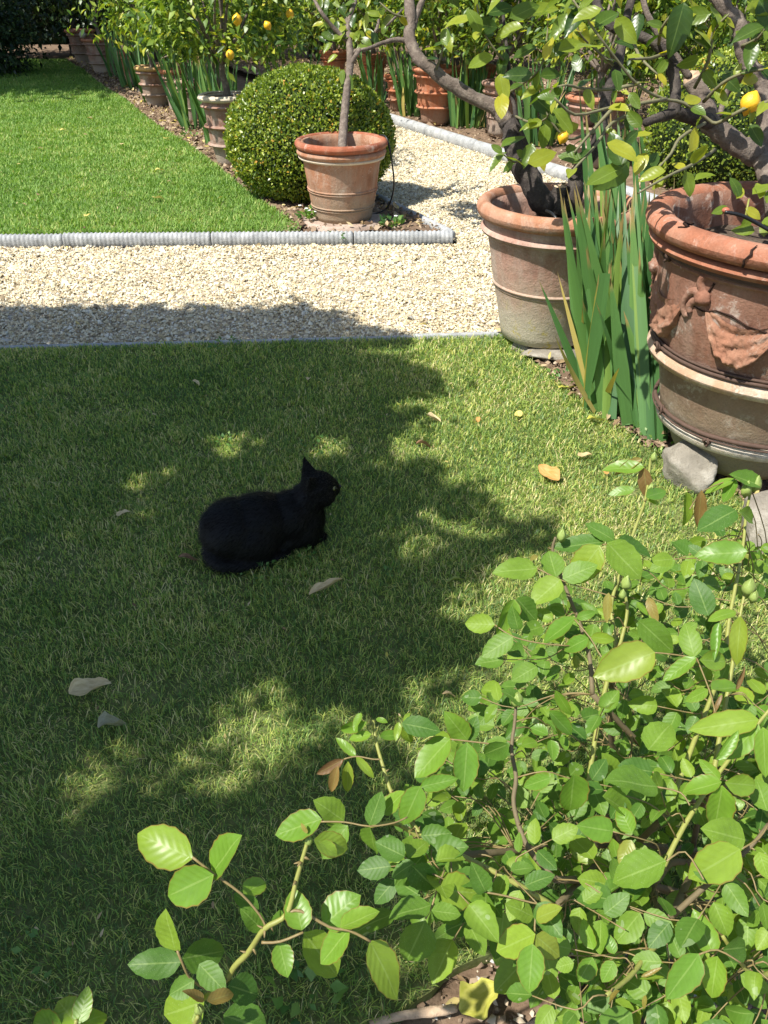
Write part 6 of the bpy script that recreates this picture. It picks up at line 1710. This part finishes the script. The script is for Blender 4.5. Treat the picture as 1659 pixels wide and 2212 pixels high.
# sticks on the rose bed
def stick(label, pl_, r):
    pts, rr = smooth_path([gp(px, py, zz) for px, py, zz in pl_], [r * (0.7 + 0.5 * random.random()) for _ in pl_], 4)
    V, F = tube(pts, rr, 9, 0.15)
    o = part('stick', V, F, M['cut_wood'] if 'tan' in label else M['bark_dark'], None)
    tag(o, label, 'stick', 'sticks on the rose bed')
stick('tan split stick on the rose bed at the lawn corner', [(800, 2215, 0.0), (860, 2196, 0.008), (930, 2186, 0.008), (985, 2178, 0.0)], 0.010)
stick('dark weathered stick on the rose bed under the bush', [(1140, 2235, 0.0), (1190, 2205, 0.01), (1240, 2180, 0.012), (1290, 2165, 0.0)], 0.014)

# weeds and clover
def weed(label, name, cat_, x, y, z, n, size, spread, mat='weed', up=0.6, flowers=0):
    t = thing(name, label, cat_, (x, y, z), 'weeds in the beds and lawn')
    r = spread * np.sqrt(rng.random(n)); a = rng.uniform(0, 6.283, n)
    P = np.stack([x + r * np.cos(a), y + r * np.sin(a), z + rng.uniform(0.2, 1.0, n) * size * 1.2], 1)
    A = np.stack([np.cos(a), np.sin(a), np.full(n, up)], 1) + rng.normal(size=(n, 3)) * 0.4
    N = np.array([[0, 0, 1.0]]) + rng.normal(size=(n, 3)) * 0.35
    V, F, L = instance([simple_leaf(0.34, 0.2, 0.15), simple_leaf(0.28, 0.3, 0.1)], P, frames(A, N), size * rng.uniform(0.6, 1.3, n))
    part('leaves', V, F, M[mat], t, True, L)
    for k in range(flowers):
        q = (x + random.uniform(-1, 1) * spread, y + random.uniform(-1, 1) * spread * 0.6, z + size * random.uniform(1.2, 2.6))
        V, F = merge([lump((q[0] + 0.008 * math.cos(j * 1.26), q[1] + 0.008 * math.sin(j * 1.26), q[2]), 0.007, 0.007, 0.003, 0, j, 0.1, 1) for j in range(5)])
        part('flower', V, F, M['petal'], t)
        V, F = tube([(q[0], q[1], z), q], [0.0015, 0.0012], 5); part('stem', V, F, M['cane'], t)
def wp(px, py, z=0.02): p = gp(px, py, z); return p.x, p.y
for lab, px, py, n, s, sp in (('clover patch in the grass just before the cat paws', 650, 1188, 26, 0.016, 0.06), ('clover leaves catching sun above the cat', 690, 965, 26, 0.018, 0.07), ('lit clover sprig left of the sunlit clover above the cat', 490, 955, 16, 0.018, 0.04),
                              ('clover patch under the flank of the cat', 560, 1238, 18, 0.014, 0.05), ('broad weed at the lawn edge by the gravel', 480, 748, 20, 0.026, 0.07), ('clover patch at the upper left of the lawn', 60, 885, 26, 0.018, 0.1), ('clover patch below right of the rolled tan leaf', 860, 1250, 18, 0.015, 0.07),
                              ('tiny clover sprig in the lower left shade', 105, 2050, 12, 0.016, 0.05), ('grass weed in the corner of lawn and rose bed', 665, 2140, 26, 0.03, 0.06)):
    x, y = wp(px, py)
    weed(lab, 'clover_patch', 'clover', x, y, 0.016, n, s, sp)
x, y = wp(668, 478, 0.04); weed('small white-flowered plant left of the corner pot foot', 'flowering_weed', 'plant', x, y, 0.04, 34, 0.055, 0.07, 'weed', 0.9, 4)
x, y = wp(848, 490, 0.04); weed('green weed tuft right of the corner pot foot', 'weed_tuft', 'plant', x, y, 0.03, 40, 0.045, 0.09, 'weed', 1.2, 1)
x, y = wp(425, 262, 0.04); weed('yellow-green seedling in the bed below the irises', 'weed_tuft', 'plant', x, y, 0.04, 26, 0.06, 0.07, 'weed', 1.2)
x, y = wp(410, 300, 0.04); weed('low weed on the bed near the pale-rimmed urn', 'weed_tuft', 'plant', x, y, 0.04, 20, 0.05, 0.1, 'weed', 0.8)
x, y = wp(1420, 960, 0.0); weed('low green weeds between the irises and the huge pot', 'weed_tuft', 'plant', x, y, 0.01, 60, 0.024, 0.12, 'weed', 0.9)
x, y = wp(1230, 830, 0.0); weed('low green weeds behind the flat stone of the lichened pot', 'weed_tuft', 'plant', x, y, 0.01, 50, 0.024, 0.10, 'weed', 0.9)
x, y = wp(730, 519, 0.0); weed('tiny weed sprouting at the foot of the ribbed kerb', 'weed_tuft', 'plant', x, y, 0.0, 14, 0.03, 0.05, 'weed', 0.8)
